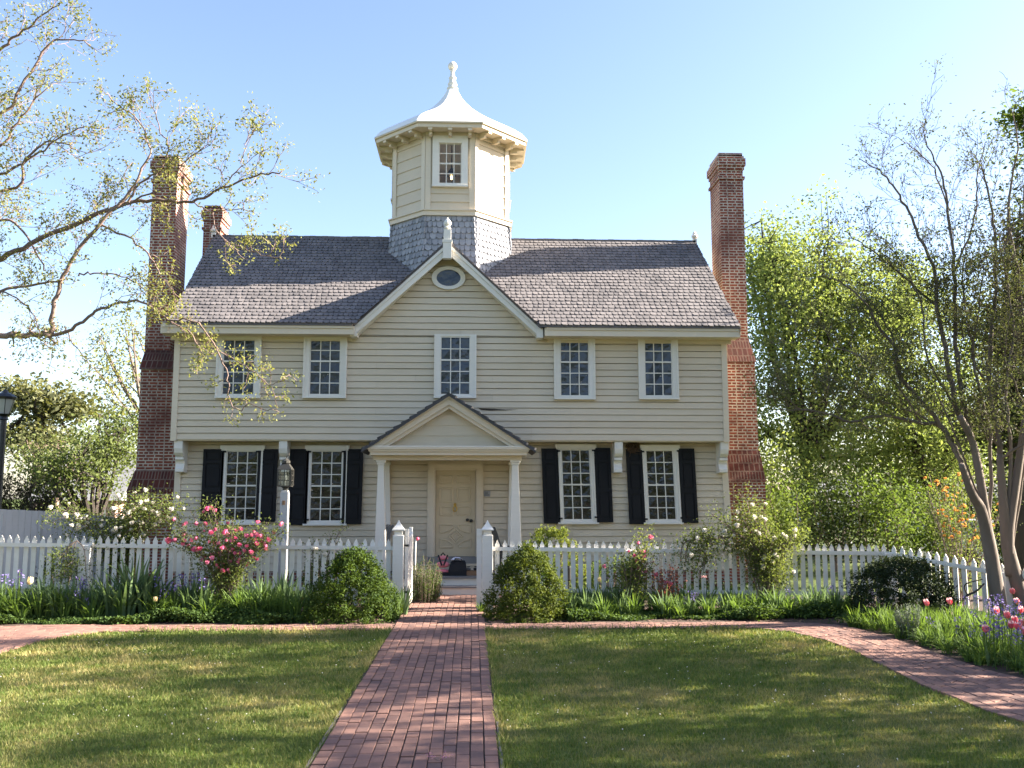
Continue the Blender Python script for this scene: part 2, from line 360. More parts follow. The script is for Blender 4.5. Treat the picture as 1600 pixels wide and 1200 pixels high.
# ---------------------------------------------------------------- setting: ground, lawn, paths
def sheet(name, poly, z, mat):
    mb = MB(); mb.add([(x, y, z) for x, y in poly], [tuple(range(len(poly)))]); o = mb.build(name, mat); o['kind'] = 'structure'; return o
sheet('ground', [(-400, -200), (400, -200), (400, 800), (-400, 800)], -.012, M['field'])
WX0, WX1 = -1.255, .225                       # main walk
INNER = [(3.9, 15.0), (4.55, 14.93), (4.98, 14.5), (5.2, 13.6), (5.23, 12.8), (5.15, 11.85), (5.04, 10.4), (5.07, 9.2), (5.2, 8.6), (5.5, 7.0), (5.9, 5.0)]
OUTER = [(4.3, 15.66), (5.3, 15.6), (5.95, 15.3), (6.16, 14.76), (6.25, 13.9), (6.26, 13.2), (6.24, 12.2), (6.25, 11.4), (6.38, 10.7), (6.75, 8.6), (7.2, 6.0)]
LIN = [(-5.2, 15.03), (-5.75, 14.97), (-6.1, 14.65), (-6.3, 14.05), (-6.33, 13.0), (-6.25, 11.0), (-6.3, 8.0)]
LOUT = [(-5.2, 15.72), (-6.4, 15.8), (-7.3, 15.75), (-7.5, 15.1), (-7.6, 14.2), (-7.6, 13.0), (-7.5, 11.0)]
sheet('lawn', [(WX0 - .04, 3), (WX0 - .04, 15.0)] + LIN + [(-6.6, 3)], -.006, M['lawn'])
sheet('lawn', [(WX1 + .04, 3), (5.9, 3)] + INNER[::-1] + [(WX1 + .04, 14.98)], -.006, M['lawn'])
sheet('planting_bed', [(-12, 15.70), (WX0 - .06, 15.70), (WX0 - .06, 19.6), (-12, 19.6)], -.003, M['soil'])
sheet('planting_bed', [(WX1 + .06, 15.62), (4.3, 15.66)] + OUTER[1:] + [(11, 6), (12, 19.6), (WX1 + .06, 19.6)], -.003, M['soil'])

def brick(mb, c, u, v, L, W, z, rnd):
    h = .012 + rng.uniform(-.004, .005); j = .0045
    a = u * (L / 2 - j); b = v * (W / 2 - j); t = rng.uniform(-.003, .003)
    P = []
    for sx, sy in ((-1, -1), (1, -1), (1, 1), (-1, 1)): P.append(c + a * sx + b * sy + Vector((0, 0, z + h + t * sx)))
    ch = .006; Q = [p + (c + Vector((0, 0, z)) - p).normalized() * ch * 1.4 + Vector((0, 0, .004)) for p in P]
    B = [p - Vector((0, 0, .03)) for p in P]
    mb.add(B + P + Q, [(8, 9, 10, 11)] + [(i, (i + 1) % 4, 4 + (i + 1) % 4, 4 + i) for i in range(4)] + [(4 + i, 4 + (i + 1) % 4, 8 + (i + 1) % 4, 8 + i) for i in range(4)], rnd)
def brnd(): return min(1, max(0, rng.gauss(.42, .24))) if rng.random() > .12 else rng.uniform(.8, 1.15)
mb = MB(); ncol = 13; bw = (WX1 - WX0) / ncol
for i in range(ncol):
    y = 2.6 + (.1 if i % 2 else 0) + rng.uniform(-.03, .03)
    while y < 20.15:
        L = rng.uniform(.195, .205); brick(mb, Vector((WX0 + (i + .5) * bw + .004 * math.sin(y * 1.7 + i), y + L / 2, 0)), Vector((0, 1, 0)), Vector((1, 0, 0)), L, bw, 0, brnd()); y += L
for sx in (-1, 1):   # apron before the step
    y = 18.4
    while y < 20.15:
        for k in range(2): brick(mb, Vector(((WX0 - .11 - .21 * k) if sx < 0 else (WX1 + .11 + .21 * k), y + .05, 0)), Vector((1, 0, 0)), Vector((0, 1, 0)), .2, .1, 0, brnd())
        y += .101
o = mb.build('brick_path', M['paver']); o['kind'] = 'structure'
mb = MB()
for (xa, xb) in ((-12, WX0 - .01), (WX1 + .01, 4.4)):
    for k in range(7):
        y = 15.04 + k * .1; x = xa + (.1 if k % 2 else 0)
        while x < xb - .05:
            L = min(rng.uniform(.195, .205), xb - x); brick(mb, Vector((x + L / 2, y, 0)), Vector((1, 0, 0)), Vector((0, 1, 0)), L, .1, -.002, brnd()); x += L
o = mb.build('cross_path', M['paver']); o['kind'] = 'structure'
def resample(pl, n):
    P = [Vector((x, y, 0)) for x, y in pl]; D = [0]
    for a, b in zip(P[:-1], P[1:]): D.append(D[-1] + (b - a).length)
    out = []
    for k in range(n):
        t = D[-1] * k / (n - 1); i = max(j for j in range(len(D) - 1) if D[j] <= t + 1e-9); out.append(P[i].lerp(P[i + 1], (t - D[i]) / max(1e-6, D[i + 1] - D[i])))
    return out, D[-1]
def curved_path(inn, out_, nm):
    n = 160; A, la = resample(inn, n); B, lb = resample(out_, n); L = (la + lb) / 2; rows = 10; mb = MB()
    base = MB()
    vs = [p + Vector((0, 0, -.001)) for p in A] + [p + Vector((0, 0, -.001)) for p in B]
    base.add(vs, [(i, n + i, n + i + 1, i + 1) for i in range(n - 1)]); ob = base.build('path_bedding', M['mortar']); ob['kind'] = 'structure'
    for r in range(rows):
        s = .1 if r % 2 else 0.
        while s < L - .2:
            t = (s + .1) / L; k = min(n - 2, int(t * (n - 1))); f = t * (n - 1) - k
            a = A[k].lerp(A[k + 1], f); b = B[k].lerp(B[k + 1], f); c = a.lerp(b, (r + .5) / rows)
            v = (b - a); W = v.length / rows; v.normalize(); u = ((A[k + 1] - A[k]).lerp(B[k + 1] - B[k], (r + .5) / rows)).normalized()
            loc = ((A[k + 1] - A[k]).length * (1 - r / rows) + (B[k + 1] - B[k]).length * (r / rows)) * (n - 1) / L
            brick(mb, c, u, v, .2 * loc + .004, W + .002, .002, brnd()); s += .2
    o = mb.build(nm, M['paver']); o['kind'] = 'structure'
curved_path(INNER, OUTER, 'cross_path'); curved_path(LIN, LOUT, 'cross_path')
sheet('path_bedding', [(WX0 - .03, 2.5), (WX1 + .03, 2.5), (WX1 + .03, 18.4), (WX1 + .45, 18.4), (WX1 + .45, 20.3), (WX0 - .45, 20.3), (WX0 - .45, 18.4), (WX0 - .03, 18.4)], .001, M['mortar'])
sheet('path_bedding', [(-12, 14.98), (WX0 - .03, 14.98), (WX0 - .03, 15.72), (-12, 15.72)], 0, M['mortar'])
sheet('path_bedding', [(WX1 + .03, 14.98), (4.5, 14.98), (4.5, 15.68), (WX1 + .03, 15.68)], 0, M['mortar'])
mb = MB()
mb.box(WX0 - .035, WX0 - .012, 3, 9.6, -.05, .012); mb.box(WX1 + .012, WX1 + .035, 3, 9.6, -.05, .012)
o = mb.build('path_edging', M['edging']); o['kind'] = 'structure'

# ---------------------------------------------------------------- house
YU, YL = 21.43, 21.90
XUL, XUR, XLL, XLR = -6.885, 6.01, -6.90, 6.05
ZE, ZO, ZF = 6.03, 3.40, .42             # eave edge, overhang underside, top of the foundation
RY, RZ = 24.2, 8.97; XRL, XRR = -6.92, 6.23
GX, GZ, GS = -.594, 8.06, .936           # front gable apex
SL = (RZ - ZE) / (RY - 20.9)
house = thing('house', 'two-storey cream clapboard house with jettied upper floor, central gable and octagonal cupola', 'house', (-.5, YL, 0))
def siding(mb, Y, z0, z1, xf, expo=.152, lip=.026, nx=14):
    k = 0; z = z0
    while z < z1 - .01:
        zt = min(z + expo, z1); a0, b0 = xf(z); a1, b1 = xf(zt)
        if b0 - a0 < .05: break
        vs = []; ph = rng.uniform(0, 9); cuts = sorted(rng.sample(range(2, nx - 1), 2)) if b0 - a0 > 4 else []
        for i in range(nx + 1):
            t = i / nx; wob = .0035 * math.sin(ph + t * 11) + rng.uniform(-.0015, .0015)
            x0 = lerp(a0, b0, t); x1 = lerp(a1, max(b1, a1 + .01), t)
            vs += [(x0, Y + .035, z + wob), (x0, Y - lip, z + wob), (x1, Y - .004, zt - .012)]
        fs = []
        for i in range(nx):
            a = i * 3; b = a + 3; fs += [(a, b, b + 1, a + 1), (a + 1, b + 1, b + 2, a + 2)]
        ed = [0] + cuts + [nx]
        for c0, c1 in zip(ed[:-1], ed[1:]):
            dl = rng.uniform(-.003, .003); sub = [(v[0], v[1] + (dl if q % 3 == 1 else 0), v[2]) for q, v in enumerate(vs[c0 * 3:(c1 + 1) * 3])]
            if c0: sub[:3] = [(v[0] + .004, v[1], v[2]) for v in sub[:3]]
            mb.add(sub, fs[:2 * (c1 - c0)], rng.random() ** 1.5)
        z = zt; k += 1
mb = MB()
siding(mb, YU, ZO, 5.86, lambda z: (XUL + .1, XUR - .1))
siding(mb, YU, 5.86, 7.95, lambda z: (max(-2.95, GX - (GZ - .08 - z) / GS), min(1.75, GX + (GZ - .08 - z) / GS)))
mb.box(XUL + .05, XUR - .05, YU + .036, YU + .12, ZO + .02, 5.9)
mb.prism([(-2.7, 5.9), (1.55, 5.9), (GX, 7.85)], YU + .036, YU + .1)
mb.build('upper_wall', M['siding'], house)
mb = MB(); siding(mb, YL, ZF, ZO - .02, lambda z: (XLL + .08, XLR - .08 + (3.4 - z) * .04)); mb.box(XLL + .05, XLR - .05, YL + .036, YL + .12, .1, ZO - .02)
mb.build('lower_wall', M['siding'], house)
mb = MB()
for sx, X in ((-1, XLL), (1, XLR)):
    poly = [(YL + .13, .3), (27.2, .3), (27.2, 6.0), (RY, RZ - .25), (YU + .13, 6.2), (YU + .13, ZO), (YL + .13, ZO)]
    mb.prismx(poly, X - .03, X + .03)
mb.box(XLL, XLR, 27.2, 27.3, .3, 6.0)
mb.build('end_wall', M['siding'], house)
mb = MB(); mb.box(XLL + .02, XLR + .08, YL - .01, YL + .3, 0, ZF); mb.build('foundation', M['brick'], house, uvbox=True)
mb = MB(); mb.box(XUL, XUR, YU + .01, YL, ZO - .025, ZO + .018); mb.build('overhang_soffit', M['cream'], house)
for (x0, x1, y, z0, z1, k) in ((XUL - .02, XUL + .11, YU, ZO - .03, 5.82, 0), (XUR - .11, XUR + .02, YU, ZO - .03, 5.82, 0), (XLL - .02, XLL + .12, YL, ZF, 3.37, 0), (XLR - .12, XLR + .03, YL, ZF, 3.37, .04)):
    mb = MB(); mb.box(x0, x1, y - .035, y + .16, z0, z1); mb.v = [(v[0] + (3.4 - v[2]) * k, v[1], v[2]) for v in mb.v]; mb.build('corner_board', M['cream'], house)
mb = MB(); mb.box(XLL, XLR, YL - .03, YL - .001, ZF - .03, ZF + .03); mb.build('water_table', M['cream'], house)
BP = [(YL, 3.37), (YU + .02, 3.37), (YU + .02, 3.2), (YU + .05, 3.1), (YU + .11, 3.04), (YU + .17, 3.02), (YU + .13, 3.0), (YU + .13, 2.95), (YU + .21, 2.93), (YU + .23, 2.86), (YU + .2, 2.78), (YU + .17, 2.74), (YU + .17, 2.67), (YU + .24, 2.655), (YL, 2.655)]
for x0, x1 in ((-6.83, -6.64), (-4.45, -4.26), (3.33, 3.52), (5.83, 6.02)):
    mb = MB(); mb.prismx(BP, x0, x1); mb.build('bracket', M['trim'], house)
# cornice
for x0, x1 in ((-7.09, -2.72), (1.66, 6.23)):
    mb = MB(); mb.box(x0, x1, 20.95, YU - .03, 5.79, 5.98); mb.box(x0 + .04, x1 - .04, 20.92, 20.95, 5.93, 6.02)
    mb.box(x0 + .1, x1 - .1, YU - .06, YU - .027, 5.70, 5.79); mb.build('cornice', M['cream'], house)
# roofs
def shingles(mb, O, U, V, width, rows, expo, wid, th=.018, keep=None, taper=0., rnd0=.04):
    Nn = U.cross(V).normalized()
    for r in range(rows):
        u = -rng.random() * wid; wmax = width - taper * r
        while u < wmax:
            ww = wid * rng.uniform(.75, 1.2); a = max(0, u + .004); b = min(wmax, u + ww - .004); u += ww
            if b - a < .03: continue
            c = O + U * ((a + b) / 2) + V * ((r + .5) * expo)
            if keep and not keep(c): continue
            dv = rng.uniform(-.008, .008); t = th * rng.uniform(.8, 1.3)
            q = [(a, expo * 1.06, .002), (a, rnd0 + dv, t), (lerp(a, b, .22), dv, t), (lerp(a, b, .78), dv, t), (b, rnd0 + dv, t), (b, expo * 1.06, .002)]
            vs = [O + U * x + V * (r * expo + y) + Nn * h for x, y, h in q] + [O + U * x + V * (r * expo + y) - Nn * .01 for x, y, h in q[1:5]]
            mb.add(vs, [(0, 1, 2, 3, 4, 5), (1, 6, 7, 2), (2, 7, 8, 3), (3, 8, 9, 4), (0, 6, 1), (5, 4, 9)], rng.random())
gz = lambda x: GZ - GS * abs(x - GX)
keep_main = lambda c: not (c.z < gz(c.x) - .02)
cx0 = -.6
mb = MB()
Vm = Vector((0, RY - 20.9, RZ - ZE)); Lm = Vm.length; Vm.normalize(); rows = int(Lm / .158) + 1
shingles(mb, Vector((XRL, 20.88, ZE)), Vector((1, 0, 0)), Vm, XRR - XRL, rows, Lm / rows, .135, keep=keep_main, taper=.18 / rows)
vy = 20.9 + (GZ - ZE) / SL
gl, gr = GX - (GZ - ZE) / GS, GX + (GZ - ZE) / GS
e = -.015
mb.add([(XRL, 20.9, ZE + e), (gl, 20.9, ZE + e), (GX, vy, GZ + e), (gr, 20.9, ZE + e), (XRR, 20.9, ZE + e), (XRR - .18, RY, RZ + e), (XRL, RY, RZ + e)], [tuple(range(7))], .9)
mb.add([(XRL, 20.9, ZE - .05), (gl, 20.9, ZE - .05), (gl, 20.9, ZE + .004), (XRL, 20.9, ZE + .004)], [(0, 1, 2, 3)], 1.)
mb.add([(gr, 20.9, ZE - .05), (XRR, 20.9, ZE - .05), (XRR, 20.9, ZE + .004), (gr, 20.9, ZE + .004)], [(0, 1, 2, 3)], 1.)
mb.add([(XRL, RY, RZ), (XRR - .18, RY, RZ), (XRR, 28.2, 5.4), (XRL, 28.2, 5.4)], [(0, 1, 2, 3)], .4)
for X, sx in ((XRL, -1), (XRR, 1)):   # underside edge at the rakes
    xt = X - (.18 if sx > 0 else 0)
    mb.add([(X, 20.9, ZE - .06), (X, 20.9, ZE + .005), (xt, RY, RZ + .005), (xt, RY, RZ - .06)], [(0, 1, 2, 3)], .9)
x = XRL
while x < XRR - .2:
    mb.box(x, x + .155, RY - .05, RY + .04, RZ - .02, RZ + .035 + rng.uniform(0, .012)); x += .16
roof = mb.build('roof', M['shingle'], house)
for X, sx in ((XRL, 1), (XRR, -1)):
    mb = MB(); mb.add([(X + sx * .01, 20.9, ZE - .22), (X + sx * .01, 20.9, ZE - .055), (X + sx * .01 - (.18 if sx < 0 else 0), RY, RZ - .06), (X + sx * .01 - (.18 if sx < 0 else 0), RY, RZ - .22)], [(0, 1, 2, 3)])
    mb.build('rake_board', M['cream'], house)
for x in (at(331, 362, RY).x + .05, 6.02):
    mb = MB(); z = RZ; mb.box(x - .05, x + .05, RY - .05, RY + .05, z - .05, z + .1)
    mb.lathe([(.04, z + .1), (.085, z + .14), (.09, z + .18), (.05, z + .23), (.055, z + .26), (.012, z + .31)], x, RY, 10); mb.build('ridge_finial', M['trim'], house, smooth=False)
# front gable roof
mb = MB(); G0 = 21.05; GD = vy - G0
for sx in (-1, 1):
    F = Vector((gl if sx < 0 else gr, G0, ZE)); Vg = Vector((GX - F.x, 0, GZ - ZE)); Lg = Vg.length; Vg.normalize(); n = int(Lg / .158)
    if sx < 0: shingles(mb, Vector((F.x, G0 + GD, ZE)), Vector((0, -1, 0)), Vg, GD, n, Lg / n, .16, keep=lambda c: c.z > ZE + SL * (c.y - 20.9) - .05)
    else: shingles(mb, F, Vector((0, 1, 0)), Vg, GD, n, Lg / n, .16, keep=lambda c: c.z > ZE + SL * (c.y - 20.9) - .05)
    q = [(F.x, G0, ZE), (GX, G0, GZ), (GX, vy, GZ), (F.x, 20.95, ZE)]
    mb.add([(a, b, c - .012) for a, b, c in q] + [(a, b, c - .06) for a, b, c in q], [(0, 1, 2, 3), (7, 6, 5, 4), (0, 4, 5, 1), (3, 2, 6, 7)], .9)
mb.build('gable_roof', M['shingle'], house)
for sx in (-1, 1):
    n = Vector((sx * GS, 0, 1)).normalized(); d = Vector((sx, 0, -GS)).normalized()
    a = Vector((GX, 0, GZ - .065)); b = Vector((gl if sx < 0 else gr, 0, ZE - .065)) + d * .0
    mb = MB(); dn = Vector((0, 0, -.255))
    P = [a, b, b + Vector((sx * -.0, 0, -.2)), a + dn]
    pl = [(p.x, p.z) for p in P]
    if sx < 0: pl = pl[::-1]
    mb.prism(pl[::-1], 21.07, 21.12)
    up = [a, b, b + Vector((0, 0, -.075)), a + Vector((0, 0, -.085))]; pl = [(p.x, p.z) for p in up]
    if sx < 0: pl = pl[::-1]
    mb.prism(pl[::-1], 21.045, 21.069)
    lo = [a + Vector((0, 0, -.12)), b + Vector((-sx * .08, 0, -.10)), b + Vector((-sx * .08, 0, -.15)), a + Vector((0, 0, -.17))]; pl = [(p.x, p.z) for p in lo]
    if sx < 0: pl = pl[::-1]
    mb.prism(pl[::-1], 21.121, YU - .0245)
    fx = b.x - sx * .02
    mb.box(fx - .075, fx + .075, 21.03, YU - .03, 5.76, 5.985)
    mb.build('barge_board', M['trim'], house)
mb = MB(); fx = at(699, 380, 21.05).x; zt = at(699, 340, 21.05).z; zb = at(699, 405, 21.05).z
mb.box(fx - .10, fx + .10, 20.96, 21.13, zb, zb + .38); mb.box(fx - .115, fx + .115, 20.95, 21.13, zb + .38, zb + .45)
mb.box(fx - .085, fx + .085, 20.97, 21.12, zb + .45, zt - .3)
mb.lathe([(.05, zt - .3), (.09, zt - .26), (.05, zt - .22), (.085, zt - .17), (.09, zt - .12), (.06, zt - .07), (.02, zt - .03), (.012, zt)], fx, 21.045, 12)
mb.build('gable_finial', M['trim'], house)
# oval window
oc = at(701, 435, YU); mb = MB(); rx, rz = .405, .285
def ring(mb, c, r_out, r_in, y0, y1, seg=32):
    vs = []; fs = []
    for k in range(seg):
        a = 2 * math.pi * k / seg; ca, sa = math.cos(a), math.sin(a)
        vs += [(c.x + ca * r_out[0], y1, c.z + sa * r_out[1]), (c.x + ca * r_out[0] * .985, y0, c.z + sa * r_out[1] * .985), (c.x + ca * r_in[0], y0 + .01, c.z + sa * r_in[1]), (c.x + ca * r_in[0], y1, c.z + sa * r_in[1])]
    for k in range(seg):
        a = 4 * k; b = 4 * ((k + 1) % seg); fs += [(a + i, b + i, b + i + 1, a + i + 1) for i in range(3)]
    mb.add(vs, fs)
ring(mb, oc, (rx, rz), (rx * .70, rz * .70), YU - .08, YU)
ow = mb.build('oval_window', M['trim'], house)
mb = MB(); mb.add([(oc.x + rx * .72 * math.cos(a * math.pi / 16), YU - .033, oc.z + rz * .72 * math.sin(a * math.pi / 16)) for a in range(32)], [tuple(range(32))]); mb.build('pane', M['pane_up'], ow)

mb = MB(); ck = [at(x, y, YU - .029) for x, y in ((748, 638), (770, 638.6), (790, 640), (812, 639.6), (790, 641.2), (765, 641.5), (752, 640.4))]; mb.add(ck, [tuple(range(7))[::-1]]); mb.build('board_crack', M['barkdark'], house)
# windows
def window(px0, px1, py0, py1, Y, rows, mlr, mt, mbm, lean=0., header=False, glass='pane_up'):
    a = at(px0, py0, Y); b = at(px1, py1, Y); k = Y / FPX
    x0, x1, z0, z1 = a.x, b.x, b.z, a.z
    sh = lambda mb: setattr(mb, 'v', [(v[0] + (z1 - v[2]) * lean, v[1], v[2]) for v in mb.v])
    ml, mr = mlr[0] * k, mlr[1] * k; t = mt * k; bt = mbm * k; D = .085
    mb = MB()
    mb.box(x0 - ml, x0 - .025, Y - D, Y, z0 - bt, z1 + t); mb.box(x1 + .025, x1 + mr, Y - D, Y, z0 - bt, z1 + t)
    mb.box(x0 - .025, x1 + .025, Y - D + .002, Y, z1 + .03, z1 + t); mb.box(x0 - .025, x1 + .025, Y - D + .002, Y, z0 - bt, z0 - .03)
    mb.box(x0 - ml - .01, x0 - ml + .03, Y - D - .015, Y, z0 - bt + .002, z1 + t - .002); mb.box(x1 + mr - .03, x1 + mr + .01, Y - D - .015, Y, z0 - bt + .002, z1 + t - .002)
    if header:
        mb.box(x0 - ml - .055, x1 + mr + .055, Y - D - .05, Y, z1 + t, z1 + t + .085); mb.box(x0 - ml - .03, x1 + mr + .03, Y - D - .025, Y, z1 + t - .035, z1 + t)
        mb.box(x0 - ml - .045, x1 + mr + .045, Y - D - .05, Y, z0 - bt - .04, z0 - bt)
    else: mb.box(x0 - ml - .012, x1 + mr + .012, Y - D - .03, Y, z0 - bt - .035, z0 - bt)
    sh(mb); wo = mb.build('window', M['trim'], house)
    mb = MB(); S0, S1 = Y - .055, Y - .025; mid = z1 - (z1 - z0) * ((rows // 2) / rows)
    for (lo, hi, dy) in ((mid, z1, -.012), (z0, mid, 0)):
        mb.box(x0 - .025, x0, S0 + dy, S1 + dy, lo, hi); mb.box(x1, x1 + .025, S0 + dy, S1 + dy, lo, hi)
    mb.box(x0 - .025, x1 + .025, S0 - .012, S1 - .012, z1, z1 + .03); mb.box(x0 - .025, x1 + .025, S0, S1, z0 - .03, z0)
    mb.box(x0, x1, S0 - .008, S1, mid - .018, mid + .018)
    for i in (1, 2): xm = lerp(x0, x1, i / 3); mb.box(xm - .011, xm + .011, S0 + .004, S1, z0, z1)
    for j in range(1, rows):
        zm = lerp(z0, z1, j / rows)
        if abs(zm - mid) > .05: mb.box(x0, x1, S0 + .006, S1, zm - .011, zm + .011)
    sh(mb); mb.build('sash', M['trim'], wo)
    mb = MB()
    for i in range(3):
        for j in range(rows):
            xa, xb = lerp(x0, x1, i / 3), lerp(x0, x1, (i + 1) / 3); za, zb = lerp(z0, z1, j / rows), lerp(z0, z1, (j + 1) / rows)
            t1, t2 = rng.uniform(-.012, .012), rng.uniform(-.012, .012)
            mb.add([(xa, Y - .034 + t1, za), (xb, Y - .034 - t1, za + 0), (xb, Y - .034 + t2, zb), (xa, Y - .034 - t2, zb)], [(0, 1, 2, 3)])
    sh(mb); mb.build('pane', M[glass], wo)
for px0, px1, py0, py1 in ((352, 396, 531, 616), (487, 530, 531, 616), (690, 733, 528, 616), (876, 919, 532, 618), (1007, 1049, 532, 618)):
    window(px0, px1, py0, py1, YU, 5, (10.5, 10.5), 5, 4.5)
LW = ((357, 400, 706, 812, -.012), (488.5, 532.5, 706, 813, -.008), (877.5, 920.5, 704, 811, .03), (1009, 1051.5, 705, 811, .034))
for px0, px1, py0, py1, k in LW: window(px0, px1, py0, py1, YL, 6, (7, 8), 4, 5, k, True, 'pane_low')
for i, (px0, px1, py0, py1, k) in enumerate(((320, 348, 702, 814, -.012), (405, 432.5, 702, 815, -.012), (454.5, 481, 702, 820, -.008), (538, 566, 702, 819, -.008), (845.5, 872, 701, 818, .03), (927, 954, 700, 816, .03), (977, 1004, 702, 819, .034), (1059, 1086, 701, 817, .034))):
    a = at(px0, py0, YL); b = at(px1, py1, YL); x0, x1, z0, z1 = a.x, b.x, b.z, a.z
    mb = MB(); y0 = YL - .10; fr = .065; H = z1 - z0
    cuts = [z0 + .10, z0 + H * .40, z0 + H * .46, z0 + H * .80, z0 + H * .84, z1 - .06]
    mb.box(x0, x0 + fr, y0, y0 + .045, z0, z1); mb.box(x1 - fr, x1, y0, y0 + .045, z0, z1)
    for za, zb in ((z0, cuts[0]), (cuts[1], cuts[2]), (cuts[3], cuts[4]), (cuts[5], z1)): mb.box(x0 + fr, x1 - fr, y0 + .001, y0 + .044, za, zb)
    for za, zb in ((cuts[0], cuts[1]), (cuts[2], cuts[3]), (cuts[4], cuts[5])):
        mb.box(x0 + fr, x1 - fr, y0 + .026, y0 + .04, za, zb); mb.frustum((x0 + fr + .03, x1 - fr - .03, y0 + .006, y0 + .026, za + .035), (x0 + fr + .03, x1 - fr - .03, y0 + .006, y0 + .026, zb - .035))
    s = 1 if i % 2 == 0 else -1; hx = x1 if s > 0 else x0
    for zz in (z1 - .06, z0 + .12): mb.box(hx - .03, hx + .05 if s > 0 else hx + .03, y0 - .012, y0 - .001, zz - .02, zz + .02) if s > 0 else mb.box(hx - .05, hx + .03, y0 - .012, y0 - .001, zz - .02, zz + .02)
    mb.v = [(v[0] + (z1 - v[2]) * k, v[1], v[2]) for v in mb.v]
    mb.build('shutter', M['shutter'], house)

# chimneys
def chimney(rings, cap, wl, nm='chimney'):
    mb = MB(); mb.loft(rings); o = mb.build(nm, M['brick'], house, uvbox=True)
    x0, x1, y0, y1, zt = cap; mb = MB()
    mb.box(x0 - .03, x1 + .03, y0 - .03, y1 + .03, zt - .46, zt - .36); mb.box(x0 - .065, x1 + .065, y0 - .065, y1 + .065, zt - .36, zt - .16)
    mb.box(x0 - .03, x1 + .03, y0 - .03, y1 + .03, zt - .16, zt - .09); mb.box(x0 + .0, x1 - .0, y0, y1, zt - .09, zt)
    mb.box(x0 - .04, x1 + .04, y0 - .04, y1 + .04, zt - .72, zt - .65)
    mb.build('chimney_cap', M['brick'], o, uvbox=True)
    for a, b in wl:
        mb = MB(); mb.frustum(a, b); mb.build('shoulder', M['weather'], o, uvbox=True)
Lc = (-8.22, -7.60, 23.2, 24.15); Rc = (6.47, 7.10, 23.2, 24.15)
zt = at(265, 243, 23.2).z
s1 = ((-8.21, -6.95, 22.85, 24.55, 5.22), (-8.20, -7.4, 23.19, 24.16, 5.74)); s2 = ((-8.29, -6.95, 22.6, 24.9, 2.2), (-8.19, -6.95, 22.87, 24.53, 2.74))
chimney([(-8.27, -6.95, 22.62, 24.88, 0), (-8.27, -6.95, 22.62, 24.88, 2.21), (-8.18, -6.95, 22.9, 24.5, 2.71), (-8.18, -6.95, 22.9, 24.5, 5.23), (-8.17, -7.45, 23.21, 24.14, 5.72), (*Lc, 5.75), (*Lc, zt - .05)], (*Lc, zt), [s2, s1])
zt = at(1140, 239, 23.2).z
s1 = ((6.1, 7.19, 22.85, 24.55, 5.5), (6.42, 7.11, 23.19, 24.16, 6.16)); s2 = ((6.12, 7.26, 22.6, 24.9, 2.46), (6.12, 7.20, 22.87, 24.53, 3.25))
chimney([(6.13, 7.24, 22.62, 24.88, 0), (6.13, 7.24, 22.62, 24.88, 2.47), (6.13, 7.19, 22.9, 24.5, 3.23), (6.13, 7.17, 22.9, 24.5, 5.51), (6.45, 7.10, 23.21, 24.14, 6.14), (*Rc, 6.18), (*Rc, zt - .05)], (*Rc, zt), [s2, s1])
zt = at(330, 321, 26).z; Bc = (-7.72, -7.24, 26, 26.8)
chimney([(*Bc, 5), (*Bc, zt - .05)], (*Bc, zt), [])

# cupola
CX, CY, AP = -.6, RY, 1.5
def octo(ap, z, rot=math.pi / 8): rr = ap / math.cos(math.pi / 8); return [Vector((CX + rr * math.sin(a), CY - rr * math.cos(a), z)) for a in [(-math.pi / 8 + k * math.pi / 4) for k in range(8)]]
zs, zw0, zw1 = 9.15, 9.30, 11.34
cup = MB(); A = octo(AP - .03, 8.0); B = octo(AP - .03, zw1)
for k in range(8):
    if k % 2: cup.add([A[k], A[(k + 1) % 8], B[(k + 1) % 8], B[k]], [(0, 1, 2, 3)])
def face_frame(k):
    a = k * math.pi / 4; n = Vector((math.sin(a), -math.cos(a), 0)); u = Vector((math.cos(a), math.sin(a), 0)); return n, u
HS = AP * math.tan(math.pi / 8)
def fbox(mb, k, u0, u1, d0, d1, z0, z1):
    n, u = face_frame(k); C = Vector((CX, CY, 0)); vs = []
    for z in (z0, z1):
        for uu, dd in ((u0, d1), (u1, d1), (u1, d0), (u0, d0)): p = C + u * uu + n * dd; vs.append((p.x, p.y, z))
    mb.add(vs, [(3, 2, 1, 0), (4, 5, 6, 7), (0, 1, 5, 4), (1, 2, 6, 5), (2, 3, 7, 6), (3, 0, 4, 7)])
def fsiding(mb, k, u0, u1, z0, z1, ex=.3):
    n, u = face_frame(k); C = Vector((CX, CY, 0)); z = z0
    while z < z1 - .02:
        t = min(z + ex, z1); p = [C + u * u0 + n * (AP + .018), C + u * u1 + n * (AP + .018), C + u * u1 + n * (AP - .004), C + u * u0 + n * (AP - .004)]
        cup.add([(p[0].x, p[0].y, z), (p[1].x, p[1].y, z), (p[2].x, p[2].y, t), (p[3].x, p[3].y, t)], [(0, 1, 2, 3)])
        q = [C + u * u0 + n * (AP - .005), C + u * u1 + n * (AP - .005)]; cup.add([(p[0].x, p[0].y, z), (q[0].x, q[0].y, z), (q[1].x, q[1].y, z), (p[1].x, p[1].y, z)], [(0, 1, 2, 3)]); z = t
WU0, WU1, WZ0, WZ1 = -.29, .29, 10.0, 11.06
